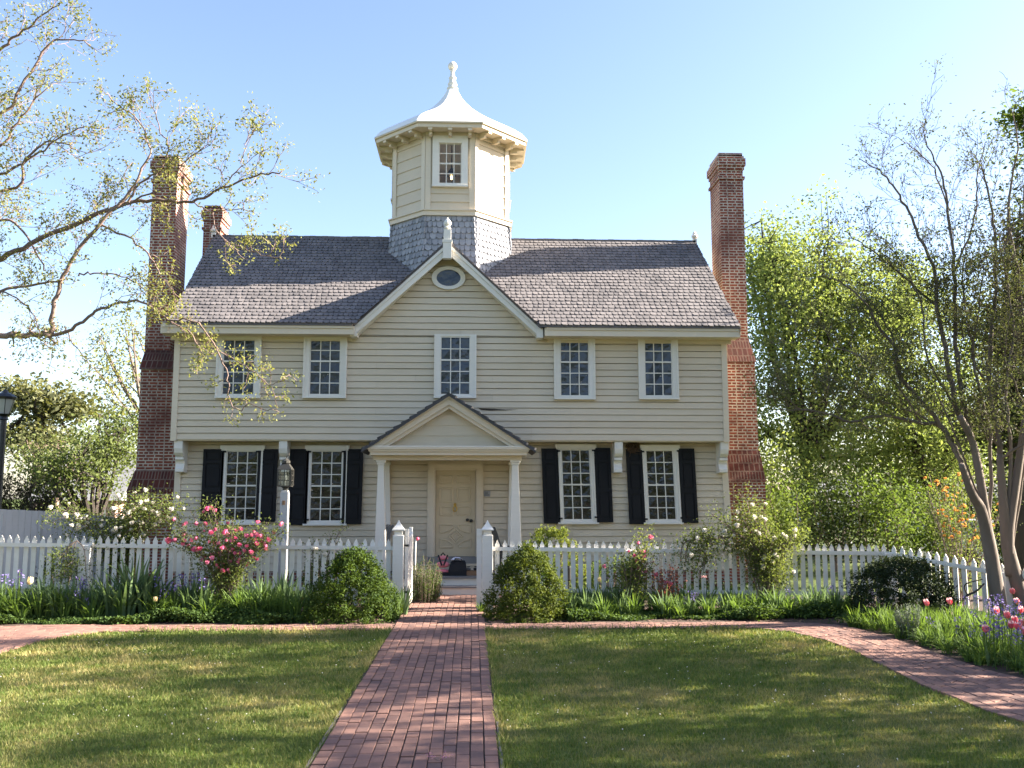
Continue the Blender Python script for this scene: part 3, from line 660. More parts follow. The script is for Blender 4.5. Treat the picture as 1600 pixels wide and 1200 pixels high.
for k in range(8):
    if k % 2: fsiding(cup, k, -HS, HS, zw0, zw1)
    else:
        fsiding(cup, k, -HS, HS, zw0, WZ0 - .02, .22)
        n, u = face_frame(k); fbox(cup, k, -HS, HS, AP - .05, AP - .006, 8.0, WZ0)
        for ua, ub in ((-HS, WU0 - .0), (WU1, HS)): fbox(cup, k, ua, ub, AP - .05, AP, WZ0, zw1)
        fbox(cup, k, WU0, WU1, AP - .05, AP, WZ1, zw1)
cupo = cup.build('cupola', M['siding'], house)
for k in range(8):
    mb = MB()
    for s in (-1, 1): fbox(mb, k, min(s * HS * 1.008, s * (HS - .13)), max(s * HS * 1.008, s * (HS - .13)), AP, AP + .035, zw0, zw1 - .001)
    fbox(mb, k, -HS - .012, HS + .012, AP + .0, AP + .06, zw1 - .09, zw1); mb.build('corner_board', M['cream'], cupo)
mb = MB()
def octring(mb, z0, a0, z1, a1):
    A, B = octo(a0, z0), octo(a1, z1); mb.add(A + B, [(k, (k + 1) % 8, 8 + (k + 1) % 8, 8 + k) for k in range(8)])
octring(mb, zs, AP + .09, zs + .1, AP + .09); octring(mb, zs + .1, AP + .09, zs + .12, AP + .13); octring(mb, zs + .12, AP + .13, zs + .15, AP + .13); octring(mb, zs + .15, AP + .13, zs + .17, AP - .01); octring(mb, zs, AP - .02, zs, AP + .09)
mb.build('base_moulding', M['cream'], cupo)
mb = MB()
for k in range(8):
    n, u = face_frame(k); bot, top = 7.45, zs; slope = .13; C = Vector((CX, CY, 0)); H0 = (AP + .03 + slope) * math.tan(math.pi / 8)
    O = C + n * (AP + .03 + slope) - u * H0 + Vector((0, 0, bot)); V = (Vector((0, 0, top - bot)) - n * slope); L = V.length; V.normalize(); rr = 11
    shingles(mb, O, u, V, 2 * H0, rr, L / rr, .14, .022, taper=2 * slope * math.tan(math.pi / 8) / rr * 0, rnd0=.05)
octring(mb, 7.45, AP + .14, zs, AP + .01)
mb.build('shingle_skirt', M['skirt'], cupo)
# windows of the cupola
for k in (0, 2, 4, 6):
    mb = MB(); d0, d1 = AP + .001, AP + .07
    fbox(mb, k, WU0 - .16, WU0, d0, d1, WZ0 - .06, WZ1 + .19); fbox(mb, k, WU1, WU1 + .16, d0, d1, WZ0 - .06, WZ1 + .19)
    fbox(mb, k, WU0, WU1, d0, d1, WZ1, WZ1 + .19); fbox(mb, k, WU0, WU1, d0, d1, WZ0 - .06, WZ0); fbox(mb, k, WU0 - .17, WU1 + .17, d0, d1 + .03, WZ0 - .1, WZ0 - .06)
    for i in range(4): x = lerp(WU0, WU1, i / 3); fbox(mb, k, x - (.022 if i in (0, 3) else .011), x + (.022 if i in (0, 3) else .011), AP - .02, AP + .012, WZ0, WZ1)
    for j in range(5): z = lerp(WZ0, WZ1, j / 4); h = .02 if j in (0, 4, 2) else .011; fbox(mb, k, WU0, WU1, AP - .022, AP + .01, z - h, z + h)
    mb.build('window_frame', M['trim'], cupo)
    n, u = face_frame(k); p0 = Vector((CX, CY, 0)) + n * (AP - .008); mb = MB()
    mb.add([(p0 + u * a + Vector((0, 0, z))) for a, z in ((WU0, WZ0), (WU1, WZ0), (WU1, WZ1), (WU0, WZ1))], [(0, 1, 2, 3)]); mb.build('window_pane', M['glass'], cupo)
mb = MB(); mb.add(octo(AP - .06, 11.25), [tuple(range(8))]); mb.add(octo(AP - .06, 9.35), [tuple(range(8))]); octring(mb, 9.35, AP - .06, 9.9, AP - .06)
mb.build('interior_lining', M['ceiling'], cupo)
# cupola roof
EA = 1.99; ZEV = at(706, 190, CY - EA).z
mb = MB(); octring(mb, ZEV - .13, EA - .03, ZEV - .035, EA - .03); octring(mb, ZEV - .035, EA - .03, ZEV - .03, EA + .015); octring(mb, ZEV - .03, EA + .015, ZEV, EA + .02)
octring(mb, ZEV - .13, EA - .09, ZEV - .13, EA - .03); octring(mb, ZEV - .1, AP - .05, ZEV - .1, EA - .09); octring(mb, ZEV - .1, EA - .09, ZEV - .13, EA - .09)
mb.build('eave_board', M['cream'], cupo)
mb = MB(); prof = [(EA + .025, ZEV + .003), (EA - .02, ZEV + .07), (1.88, ZEV + .19), (1.70, ZEV + .335), (1.48, ZEV + .48), (1.22, ZEV + .635), (.96, ZEV + .80), (.72, ZEV + .975), (.52, ZEV + 1.15), (.36, ZEV + 1.33), (.235, ZEV + 1.52), (.15, ZEV + 1.70), (.125, ZEV + 1.78)]
for (a0, z0), (a1, z1) in zip(prof[:-1], prof[1:]): octring(mb, z0, a0, z1, a1)
zk = ZEV + 1.78; mb.add(octo(.125, zk), [tuple(range(8))]); mb.build('cupola_roof', M['roofwhite'], cupo)
ft = at(706, 97, CY).z; b = zk - .04; Hf = ft - b; mb = MB()
mb.lathe([(.15, b), (.155, b + .05), (.12, b + .08), (.12, b + Hf * .16), (.135, b + Hf * .2), (.10, b + Hf * .27), (.085, b + Hf * .36), (.105, b + Hf * .41), (.105, b + Hf * .44), (.065, b + Hf * .48), (.055, b + Hf * .66), (.075, b + Hf * .70), (.06, b + Hf * .73)]
         + [(.125 * math.sin(t) + .003, ft - .125 - .125 * math.cos(t)) for t in [math.pi * q / 10 for q in range(2, 11)]][::1], CX, CY, 16)
mb.build('finial', M['trim'], cupo, smooth=True)
for k in range(8):
    n, u = face_frame(k)
    for j in range(3):
        uu = (j - 1) * .5; mb = MB(); z1 = ZEV - .102
        fbox(mb, k, uu - .04, uu + .04, AP + .06, EA - .09, z1 - .075, z1); fbox(mb, k, uu - .04, uu + .04, AP + .06, AP + .26, z1 - .15, z1 - .0755); fbox(mb, k, uu - .055, uu + .055, EA - .09, EA - .05, z1 - .085, z1 - .029)
        mb.build('eave_bracket', M['cream'], cupo)
lamp = thing('pendant_lamp', 'small dark pendant lamp glowing behind the cupola window', 'lamp', (CX - .02, CY - .9, 10.3))
mb = MB(); lx, ly = CX + .02, CY - .9; mb.tube([(lx, ly, 11.24), (lx, ly, 10.62)], .012); mb.lathe([(.03, 10.62), (.10, 10.52), (.13, 10.42), (.12, 10.42)], lx, ly, 12); mb.build('shade', M['black'], lamp)
mb = MB(); mb.lathe([(.01, 10.43), (.022, 10.39), (.02, 10.35), (.004, 10.32)], lx, ly, 10); mb.build('bulb', M['bulb'], lamp, smooth=True)

# ---------------------------------------------------------------- porch
PF = 20.15
def X_(px, Y, py=710): return at(px, py, Y).x
def Z_(py, Y, px=702): return at(px, py, Y).z
mb = MB()
xl, xr = X_(583, 20.4), X_(815, 20.4); zb0, zb1 = Z_(719, 20.4), Z_(711, 20.4) + .03
mb.box(xl, xr, 20.38, 20.62, zb0, zb1)
mb.box(xl, xl + .22, 20.62, YL, zb0, zb1); mb.box(xr - .22, xr, 20.62, YL, zb0, zb1)
fl, fr_ = X_(575.5, PF), X_(826, PF); zf0, zf1, zf2 = Z_(711, PF), Z_(705.5, PF), Z_(698, PF)
mb.box(fl + .03, fr_ - .03, PF + .02, 20.9, zf0, zf1); mb.box(fl, fr_, PF - .02, 20.9, zf1, zf1 + .045); mb.box(fl - .03, fr_ + .03, PF - .05, 20.9, zf1 + .045, zf2)
mb.box(xl + .2, xr - .2, 20.6, YL, zb1 + .02, zb1 + .05)
porch = mb.build('porch', M['cream'], house)
mb = MB(); mb.box(fl - .02, fr_ + .02, PF - .045, 20.39, zf2, zf2 + .018); mb.build('flashing', M['trim'], porch)
ax, az = X_(701, PF), Z_(618, PF); fz = zf2 + .02
sl_p = (az - fz) / (ax - fl + .02)
mb = MB()
for sx, fx in ((-1, fl - .02), (1, fr_ + .02)):
    for (d0, d1, y0, y1) in ((0, .20, PF, PF + .05), (.0, .06, PF - .04, PF - .001), (.15, .28, PF + .051, 20.4)):
        P = [(ax, az - d0), (fx, fz - d0 if d0 == 0 else fz), (fx - sx * (d1 / sl_p), fz), (ax, az - d1)]
        if d0 > 0: P = [(ax, az - d0), (fx - sx * d0 / sl_p, fz), (fx - sx * d1 / sl_p, fz), (ax, az - d1)]
        if sx > 0: P = P[::-1]
        mb.prism(P, y0, y1)
mb.build('pediment', M['cream'], porch)
mb = MB(); zz = fz
for k in range(4):
    z1 = min(zz + .235, az - .2); w0 = (az - .2 - zz) / sl_p; w1 = max(.01, (az - .2 - z1) / sl_p)
    mb.add([(ax - w0, 20.37, zz), (ax + w0, 20.37, zz), (ax + w1, 20.385, z1), (ax - w1, 20.385, z1)], [(0, 1, 2, 3)]); mb.add([(ax - w0, 20.37, zz), (ax + w0, 20.37, zz), (ax + w0, 20.39, zz), (ax - w0, 20.39, zz)], [(3, 2, 1, 0)])
    zz = z1
    if zz > az - .25: break
mb.build('tympanum', M['siding'], porch)
mb = MB(); rl, rr_ = X_(565, PF), X_(837, PF); ze_ = Z_(703, PF); az2 = Z_(615, PF)
for sx, ex in ((-1, rl), (1, rr_)):
    V = Vector((ax - ex, 0, az2 - ze_)); L = V.length; V.normalize(); n = 11
    Nn = Vector((sx * abs(V.z), 0, abs(V.x)))
    for y1, cut in ((YU - .03, 0),):
        q = [Vector((ex, PF - .09, ze_)), Vector((ax, PF - .09, az2)), Vector((ax, y1, az2)), Vector((ex, y1, ze_))]
        mb.add([p - Vector((0, 0, .012)) for p in q] + [p - Vector((0, 0, .06)) for p in q], [(0, 1, 2, 3), (7, 6, 5, 4), (0, 4, 5, 1), (3, 2, 6, 7), (0, 3, 7, 4)], .8)
    if sx < 0: shingles(mb, Vector((ex, YU - .03, ze_)), Vector((0, -1, 0)), V, YU - .03 - PF + .10, n, L / n, .16, .03)
    else: shingles(mb, Vector((ex, PF - .10, ze_)), Vector((0, 1, 0)), V, YU - .03 - PF + .10, n, L / n, .16, .03)
mb.build('porch_roof', M['porchroof'], porch)
for pc, px0t, px1t, px0b, px1b in ((0, 591.3, 600.5, 586.5, 604), (1, 799.8, 809.5, 796, 815)):
    t0, t1 = X_(px0t, 20.5), X_(px1t, 20.5); b0, b1 = X_(px0b, 20.5, 835), X_(px1b, 20.5, 835); zt = zb0
    c = (t0 + t1) / 2; cb = (b0 + b1) / 2; wt = (t1 - t0) / 2; wb = (b1 - b0) / 2; mb = MB()
    mb.frustum((cb - wb * 1.1, cb + wb * 1.1, 20.5 - wb * 1.1, 20.5 + wb * 1.1, .39), (c - wt, c + wt, 20.5 - wt, 20.5 + wt, zt - .10))
    mb.box(c - wt - .02, c + wt + .02, 20.5 - wt - .02, 20.5 + wt + .02, zt - .10, zt - .05); mb.box(c - wt - .045, c + wt + .045, 20.5 - wt - .045, 20.5 + wt + .045, zt - .05, zt)
    mb.box(cb - wb * 1.3, cb + wb * 1.3, 20.5 - wb * 1.3, 20.5 + wb * 1.3, .38, .5)
    mb.build('column', M['trim'], porch, bevel=.006)
    mb = MB(); mb.frustum((cb - wb, cb + wb, YL - .15, YL - .02, .39), (c - wt, c + wt, YL - .12, YL - .02, zt - .06)); mb.box(c - wt - .03, c + wt + .03, YL - .15, YL - .02, zt - .06, zt); mb.build('pilaster', M['trim'], porch)
mb = MB(); mb.box(-2.3, 1.3, 20.42, YL - .03, .33, .375); mb.build('porch_floor', M['deck'], porch)
mb = MB(); mb.box(-2.28, 1.28, 20.46, 20.5, 0, .33); mb.build('porch_skirt', M['trim'], porch)
mb = MB(); mb.box(-1.45, .45, 20.19, 20.46, 0, .155); mb.build('step', M['trim'], porch)
mb = MB(); mb.box(-1.48, .48, 20.16, 20.46, .155, .19); mb.build('step', M['deck'], porch)
mb = MB(); mb.box(-1.2, .42, 21.45, YL - .03, .375, .53); mb.box(-1.22, .44, 21.42, YL - .03, .53, .56); mb.build('step', M['cream'], porch)
# door
mb = MB(); dx0, dx1 = X_(681, YL, 800), X_(742.5, YL, 800); dz0, dz1 = .72, Z_(735, YL)
mb.box(dx0, dx1, YL - .045, YL - .005, dz0, dz1); door = mb.build('door', M['door'], house)
mb = MB(); fo0, fo1, ft_ = X_(668, YL, 800), X_(755, YL, 800), Z_(721, YL)
for d0, d1, dd in ((0, .12, .14), (.12, .0, .0),):
    if dd:
        mb.box(fo0, dx0 - .01, YL - .12, YL - .001, .56, dz1); mb.box(dx1 + .01, fo1, YL - .12, YL - .001, .56, dz1); mb.box(fo0, fo1, YL - .121, YL - .001, dz1, ft_)
        mb.box(fo0 + .05, dx0 - .05, YL - .145, YL - .12, .56, dz1 + .05); mb.box(dx1 + .05, fo1 - .05, YL - .145, YL - .12, .56, dz1 + .05); mb.box(fo0 + .05, fo1 - .05, YL - .146, YL - .12, dz1 + .05, ft_ - .05)
mb.build('door_frame', M['cream'], house)
mb = MB(); mb.box(fo0, fo1, YL - .16, YL - .004, .56, .715); mb.build('threshold', M['deck'], house)
def dp(x, y): return (lerp(dx0, dx1, (x - 245) / 385), lerp(dz0, dz1, (1045 - y) / 845))
def mould(pts, close=True, r=.022, mb=None, fin=True):
    mb = mb or MB()
    P = [Vector((*[dp(*p)[0]], YL - .046, dp(*p)[1])) for p in pts]
    if close: P = P + [P[0]]
    for a, b in zip(P[:-1], P[1:]): mb.tube([a, b], r, r, 6)
    if fin: mb.build('panel', M['door'], door)
    return mb
for x0, x1, y0, y1 in ((280, 400, 255, 330), (450, 575, 255, 330), (280, 405, 378, 515), (452, 578, 378, 515), (290, 410, 563, 645), (455, 580, 563, 645)):
    mb = mould([(x0, y0), (x1, y0), (x1, y1), (x0, y1)], fin=False)
    (ax_, bz_), (cx_, dz_) = dp(x0 + 22, y1 - 14), dp(x1 - 22, y0 + 14); mb.box(ax_, cx_, YL - .055, YL - .044, bz_, dz_); mb.build('panel', M['door'], door)
def arc(cx, cy, r, a0, a1, n=8): return [(cx + r * math.cos(R(lerp(a0, a1, i / n))), cy + r * .62 * math.sin(R(lerp(a0, a1, i / n)))) for i in range(n + 1)]
mould([(290, 738), (415, 738)] + arc(290, 738, 125, 8, 90) + [(290, 738)], False)
mould([(585, 738), (462, 738)] + arc(585, 738, 125, 172, 90) + [(585, 738)], False)
mould([(292, 958), (292, 876)] + arc(292, 958, 122, -90, 0) + [(292, 958)], False)
mould([(588, 958), (588, 876)] + arc(588, 958, 118, -90, -180) + [(588, 958)], False)
mould([(440, 780), (510, 850), (440, 920), (370, 850)], True); mould([(440, 805), (480, 850), (440, 895), (400, 850)], True)
kx, kz = dp(432, 555); mb = MB(); mb.lathe([(.0, kz + .08), (.035, kz + .06), (.03, kz), (.035, kz - .02)], kx, YL - .06, 8)
ringp = [(kx + .045 * math.sin(t), YL - .075, kz - .06 + .06 * math.cos(t)) for t in [2 * math.pi * i / 12 for i in range(13)]]; mb.tube(ringp, .012); mb.build('knocker', M['brass'], door)
mb = MB()
for x, y in ((555, 690), (590, 698)):
    a, b = dp(x, y); mb.lathe([(.02, b - .035), (.04, b - .015), (.042, b + .015), (.02, b + .035)], a, YL - .09, 10)
mb.build('door_knob', M['black'], door)
pl_ = at(761, 771, YL); mb = MB(); mb.box(pl_.x - .075, pl_.x + .075, YL - .035, YL - .025, pl_.z - .07, pl_.z + .06)
plq = mb.build('plaque', M['sign'], house); mb = MB()
for i in range(5): zz = pl_.z + .035 - i * .02; mb.box(pl_.x - .055, pl_.x + rng.uniform(.02, .055), YL - .0375, YL - .0352, zz - .004, zz + .004)
mb.build('lettering', M['black'], plq)

# ---------------------------------------------------------------- things on the porch
ZD = .377
c = at(692, 897, 20.75); bag = thing('backpack', 'pink backpack with dark straps standing on the porch floor', 'bag', (c.x, 20.75, ZD))
mb = MB(); x, y = c.x, 20.75
mb.loft([(x - .17, x + .17, y - .10, y + .10, ZD + .02), (x - .19, x + .19, y - .12, y + .12, ZD + .15), (x - .17, x + .16, y - .10, y + .11, ZD + .32), (x - .10, x + .11, y - .05, y + .08, ZD + .44)])
o = mb.build('bag_body', M['pinkbag'], bag, smooth=False); m = o.modifiers.new('sub', 'SUBSURF'); m.levels = m.render_levels = 2
mb = MB()
for s in (-1, 1): mb.tube([(x + s * .10, y - .06, ZD + .44), (x + s * .06, y - .125, ZD + .33), (x + s * .02, y - .13, ZD + .22)], .018)
mb.box(x - .17, x + .17, y - .115, y + .1, ZD, ZD + .07); mb.tube([(x - .05, y, ZD + .43), (x, y, ZD + .49), (x + .05, y, ZD + .43)], .014); mb.build('strap', M['blackbag'], bag)
c = at(715, 897, 20.75); x = c.x; bag = thing('tote_bag', 'black bag on the porch floor with a white cloth folded on top', 'bag', (x, 20.75, ZD))
mb = MB(); mb.loft([(x - .19, x + .20, y - .13, y + .13, ZD), (x - .20, x + .20, y - .14, y + .14, ZD + .12), (x - .16, x + .18, y - .10, y + .10, ZD + .28), (x - .12, x + .15, y - .06, y + .06, ZD + .32)])
mb.tube([(x - .1, y - .1, ZD + .27), (x - .05, y - .12, ZD + .37), (x + .08, y - .12, ZD + .36), (x + .1, y - .1, ZD + .27)], .013); mb.build('bag_body', M['blackbag'], bag)
cl = MB(); pts = []
for i in range(6):
    for j in range(5): pts.append((x - .15 + .05 * i, y - .09 + .045 * j, ZD + .345 + .06 * math.sin(i * .62) * math.sin((j + .5) * .62) + rng.uniform(-.012, .012)))
cl.add(pts, [(i * 5 + j, (i + 1) * 5 + j, (i + 1) * 5 + j + 1, i * 5 + j + 1) for i in range(5) for j in range(4)])
o = cl.build('cloth', M['whitecloth'], None, smooth=True); o.modifiers.new('solid', 'SOLIDIFY').thickness = .012; setp(o, 'crumpled white cloth lying on top of the black bag', 'cloth')
c = at(737, 897, 20.75); x = c.x; bx = thing('cardboard_box', 'flat brown cardboard tray on the porch beside the right gate post', 'box', (x, 20.75, ZD))
mb = MB(); mb.box(x - .17, x + .2, y - .12, y + .12, ZD, ZD + .012); mb.box(x - .17, x + .2, y - .12, y - .108, ZD + .012, ZD + .1); mb.box(x - .17, x + .2, y + .108, y + .12, ZD + .012, ZD + .1); mb.box(x - .17, x - .158, y - .108, y + .108, ZD + .012, ZD + .1); mb.box(x + .188, x + .2, y - .108, y + .108, ZD + .012, ZD + .1); mb.build('tray', M['cardboard'], bx)
for i, dx in enumerate((-.07, .09)):
    mb = MB(); mb.loft([(x + dx - .07, x + dx + .07, y - .08, y + .08, ZD + .014), (x + dx - .075, x + dx + .075, y - .09, y + .09, ZD + .1), (x + dx - .06, x + dx + .06, y - .05, y + .07, ZD + .17), (x + dx - .03, x + dx + .03, y - .02, y + .05, ZD + .2)])
    o = mb.build('bundle', M['grey'] if i == 0 else M['blackbag']); o.modifiers.new('sub', 'SUBSURF').render_levels = 2
    setp(o, ('grey cloth bundle in the cardboard tray on the porch', 'black bundle in the cardboard tray nearest the gate post')[i], 'bundle')
# chairs: tops show over the fence
def chair(name, px, py, Y, label, mat, rz):
    p = at(px, py, Y); t = thing(name, label, 'chair', (p.x, Y, ZD)); x, y = p.x, Y; H = p.z - ZD
    rot = Matrix.Rotation(rz, 4, 'Z'); base = Vector((x, y, ZD))
    def bx(mb, a, b):   # slanted bar
        mb.tube([base + rot @ Vector(a), base + rot @ Vector(b)], .022, .022, 4)
    mb = MB()
    for s in (-.24, -.08, .08, .24): mb.add([base + rot @ Vector(q) for q in ((s - .06, .22, .38), (s + .06, .22, .38), (s + .06, .42, H - .06), (s + .03, .44, H), (s - .03, .44, H), (s - .06, .42, H - .06), (s - .06, .25, .38), (s + .06, .25, .38), (s + .06, .45, H - .06), (s + .03, .47, H), (s - .03, .47, H), (s - .06, .45, H - .06))], [(5, 4, 3, 2, 1, 0), (6, 7, 8, 9, 10, 11), (0, 1, 7, 6), (1, 2, 8, 7), (2, 3, 9, 8), (3, 4, 10, 9), (4, 5, 11, 10), (5, 0, 6, 11)])
    mb.build('backrest', mat, t)
    mb = MB(); mb.add([base + rot @ Vector(q) for q in ((-.28, -.28, .4), (.28, -.28, .4), (.28, .26, .36), (-.28, .26, .36), (-.28, -.28, .43), (.28, -.28, .43), (.28, .26, .39), (-.28, .26, .39))], [(3, 2, 1, 0), (4, 5, 6, 7), (0, 1, 5, 4), (1, 2, 6, 5), (2, 3, 7, 6), (3, 0, 4, 7)]); mb.build('seat', mat, t)
    for sx in (-1, 1):
        for yy in (-.25, .24):
            mb = MB(); bx(mb, (sx * .27, yy, 0), (sx * .27, yy, .6)); mb.build('leg', mat, t)
        mb = MB(); bx(mb, (sx * .27, -.3, .6), (sx * .27, .34, .6)); mb.build('armrest', mat, t)
chair('porch_chair', 578, 820, 20.95, 'weathered grey slatted chair behind the left gate post', M['grey'], R(-62))
chair('porch_chair', 801, 824, 20.95, 'dark slatted chair on the porch behind the right gate post', M['black'], R(80))
mb = MB(); p = at(989, 697, YL - .1); v = []; 
for i in range(240):
    a, b = rng.uniform(0, 6.28), rng.uniform(-1, 1); r = math.sqrt(max(0, 1 - b * b)); q = Vector((p.x + .13 * r * math.cos(a), YL - .12 + .06 * r * math.sin(a), p.z - .02 + .10 * b - (0.12 * rng.random() if rng.random() < .2 else 0)))
    d = Vector((rng.gauss(0, 1), rng.gauss(0, .5), rng.gauss(0, .6))).normalized() * .07; mb.tube([q - d, q + d], .006, .004, 3)
o = mb.build('bird_nest', M['nest']); setp(o, 'brown straw bird nest built on top of a black shutter', 'nest')

# ---------------------------------------------------------------- fences
FY = 17.45
def ztop(x): return lerp(1.40, 1.315, (x + 8.7) / 7.4) if x < 0 else lerp(1.305, 1.20, (x - .35) / 7.3)
PW, PT = .042, .018
def picket(mb, p, u, zt, zb=.10):
    n = Vector((-u.y, u.x, 0)); jit = rng.gauss(0, .007); zt += rng.gauss(0, .008)
    prof = [(-PW, zb), (PW, zb), (PW, zt - .085), (0, zt), (-PW, zt - .085)]
    vs = [p + u * (a + jit * (z / 1.3)) + Vector((0, 0, z)) for a, z in prof] + [p + u * (a + jit * (z / 1.3)) + n * PT + Vector((0, 0, z)) for a, z in prof]
    mb.add(vs, [(0, 1, 2, 3, 4), (9, 8, 7, 6, 5)] + [((i + 1) % 5, i, 5 + i, 5 + (i + 1) % 5) for i in range(5)])
def run(t, a, b, za, zb, pitch=.142, gapa=.1, gapb=.1):
    a = Vector(a); b = Vector(b); u = (b - a); L = u.length; u.normalize(); n = Vector((-u.y, u.x, 0)); k = max(1, int((L - gapa - gapb) / pitch)); mb = MB()
    for i in range(k + 1):
        s = gapa + (L - gapa - gapb) * i / k; picket(mb, a + u * s + n * .022, u, lerp(za, zb, s / L))
    mb.build('picket_panel', M['white'], t)
    for off in (.17, .92):
        mb = MB(); q = []
        for s in (0, L):
            z = lerp(za, zb, s / L) - off
            for dn, dz in ((-.022, -.035), (.021, -.035), (.021, .03), (-.022, .038)): p = a + u * s + n * dn; q.append((p.x, p.y, z + dz))
        mb.add(q, [(0, 1, 2, 3), (7, 6, 5, 4)] + [(i, 4 + i, 4 + (i + 1) % 4, (i + 1) % 4) for i in range(4)]); mb.build('rail', M['white'], t)
def post(t, x, y, zt, wd=.10, nm='post'):
    mb = MB(); mb.box(x - wd, x + wd, y - wd, y + wd, 0, zt); return mb.build(nm, M['white'], t, bevel=.008)
def gatepost(t, x, y):
    zt = at(622, 836, FY).z; zc = at(622, 820, FY).z; wd = .10
    o = post(t, x, y, zt, wd, 'gate_post'); mb = MB()
    mb.box(x - .075, x + .075, y - .075, y + .075, zt, zt + .085); mb.box(x - .115, x + .115, y - .115, y + .115, zt + .085, zt + .105)
    prof = [(.112, 0), (.085, .035), (.05, .08), (.022, .13), (.004, .17)]
    for (r0, z0), (r1, z1) in zip(prof[:-1], prof[1:]): mb.frustum((x - r0, x + r0, y - r0, y + r0, zt + .105 + z0), (x - r1, x + r1, y - r1, y + r1, zt + .105 + z1))
    mb.build('post_cap', M['white'], o)
GL, GR = X_(622, FY, 900) + 0.0, X_(761.5, FY, 900)
fL = thing('picket_fence', 'white picket fence left of the gate, with roses over it', 'fence', (-5, FY, 0))
xs = [-10.3, X_(133, FY, 900), X_(372, FY, 900), GL]
for i, (a, b) in enumerate(zip(xs[:-1], xs[1:])):
    run(fL, (a, FY, 0), (b, FY, 0), ztop(a), ztop(b), gapb=.19 if i == 2 else .071, gapa=.071)
    if i < 3: post(fL, a, FY + .13 if i else FY + .13, ztop(a) - .16)
# the posts stand in front of the pickets under the rail
for o in [c for c in fL.children if c.name.startswith('post')]: o.location.y -= .13
gatepost(fL, GL, FY)
fR = thing('picket_fence', 'white picket fence right of the gate, turning a corner by the dark round bush', 'fence', (4, FY, 0))
xs = [GR, X_(985, FY, 900), X_(1191, FY, 900), X_(1390, FY, 900)]
for i, (a, b) in enumerate(zip(xs[:-1], xs[1:])):
    run(fR, (a, FY, 0), (b, FY, 0), ztop(a), ztop(b), gapa=.18 if i == 0 else .071, gapb=.071)
    post(fR, b, FY, ztop(b) - .16)
run(fR, (xs[3], FY, 0), (9.25, 15.8, 0), ztop(xs[3]), .93, .15); run(fR, (9.25, 15.8, 0), (10.9, 13.6, 0), .93, .85, .15); post(fR, 9.25, 15.8, .8)
gatepost(fR, GR, FY)
mb = MB(); mb.box(GR - .2, GR - .105, FY - .05, FY + .06, .03, 1.5); mb.box(GR - .2, GR - .12, FY - .07, FY - .05, 1.38, 1.42); mb.build('latch_stop', M['white'], fR)
gate = thing('garden_gate', 'white picket gate standing open beside its left post', 'gate', (GL + .13, FY + .05, 0))
gx = GL + .125; ya, yb = FY - .02, FY + 1.12; zt = 1.5
mb = MB(); mb.box(gx, gx + .06, ya, ya + .09, .06, zt); mb.box(gx, gx + .06, yb - .09, yb, .06, zt)
for z in (.2, .78, 1.32): mb.box(gx + .005, gx + .055, ya + .09, yb - .09, z - .04, z + .04)
mb.build('gate_frame', M['white'], gate)
mb = MB()
for i in range(7): picket(mb, Vector((gx + .062, ya + .16 + i * .137, 0)), Vector((0, 1, 0)), 1.42); 
mb.v = [(v[0] + .02, v[1], v[2]) for v in mb.v]; mb.build('picket_panel', M['white'], gate)
mb = MB()
for z in (.35, 1.2): mb.box(gx - .03, gx + .065, ya - .008, ya - .001, z - .02, z + .02)
mb.box(gx + .0, gx + .06, ya - .02, ya - .001, .08, .13); mb.build('hinge', M['black'], gate)
bf = thing('board_fence', 'tall white board fence at the far left behind the roses, shade painted in as grey', 'fence', (-12, 22, 0))
mb = MB(); A = [at(-60, 793, 21.5), at(0, 795.5, 21.6), at(60, 798, 22.2), at(130, 803, 23.2), at(215, 812, 24.6)]
for a, b in zip(A[:-1], A[1:]):
    n = int((b - a).length / .13)
    for i in range(n):
        p, q = a.lerp(b, i / n), a.lerp(b, (i + .93) / n); dz = rng.uniform(-.008, .008)
        mb.add([(p.x, p.y, 0), (q.x, q.y, 0), (q.x, q.y, q.z + dz), (p.x, p.y, p.z + dz), (p.x, p.y + .02, 0), (q.x, q.y + .02, 0), (q.x, q.y + .02, q.z + dz), (p.x, p.y + .02, p.z + dz)], [(0, 1, 2, 3), (7, 6, 5, 4), (0, 4, 5, 1), (1, 5, 6, 2), (2, 6, 7, 3), (3, 7, 4, 0)])
mb.build('board_panel', M['boardfence'], bf)
for a in A[1:]:
    mb = MB(); mb.box(a.x - .06, a.x + .06, a.y + .03, a.y + .15, 0, a.z - .1); mb.build('post', M['boardfence'], bf)

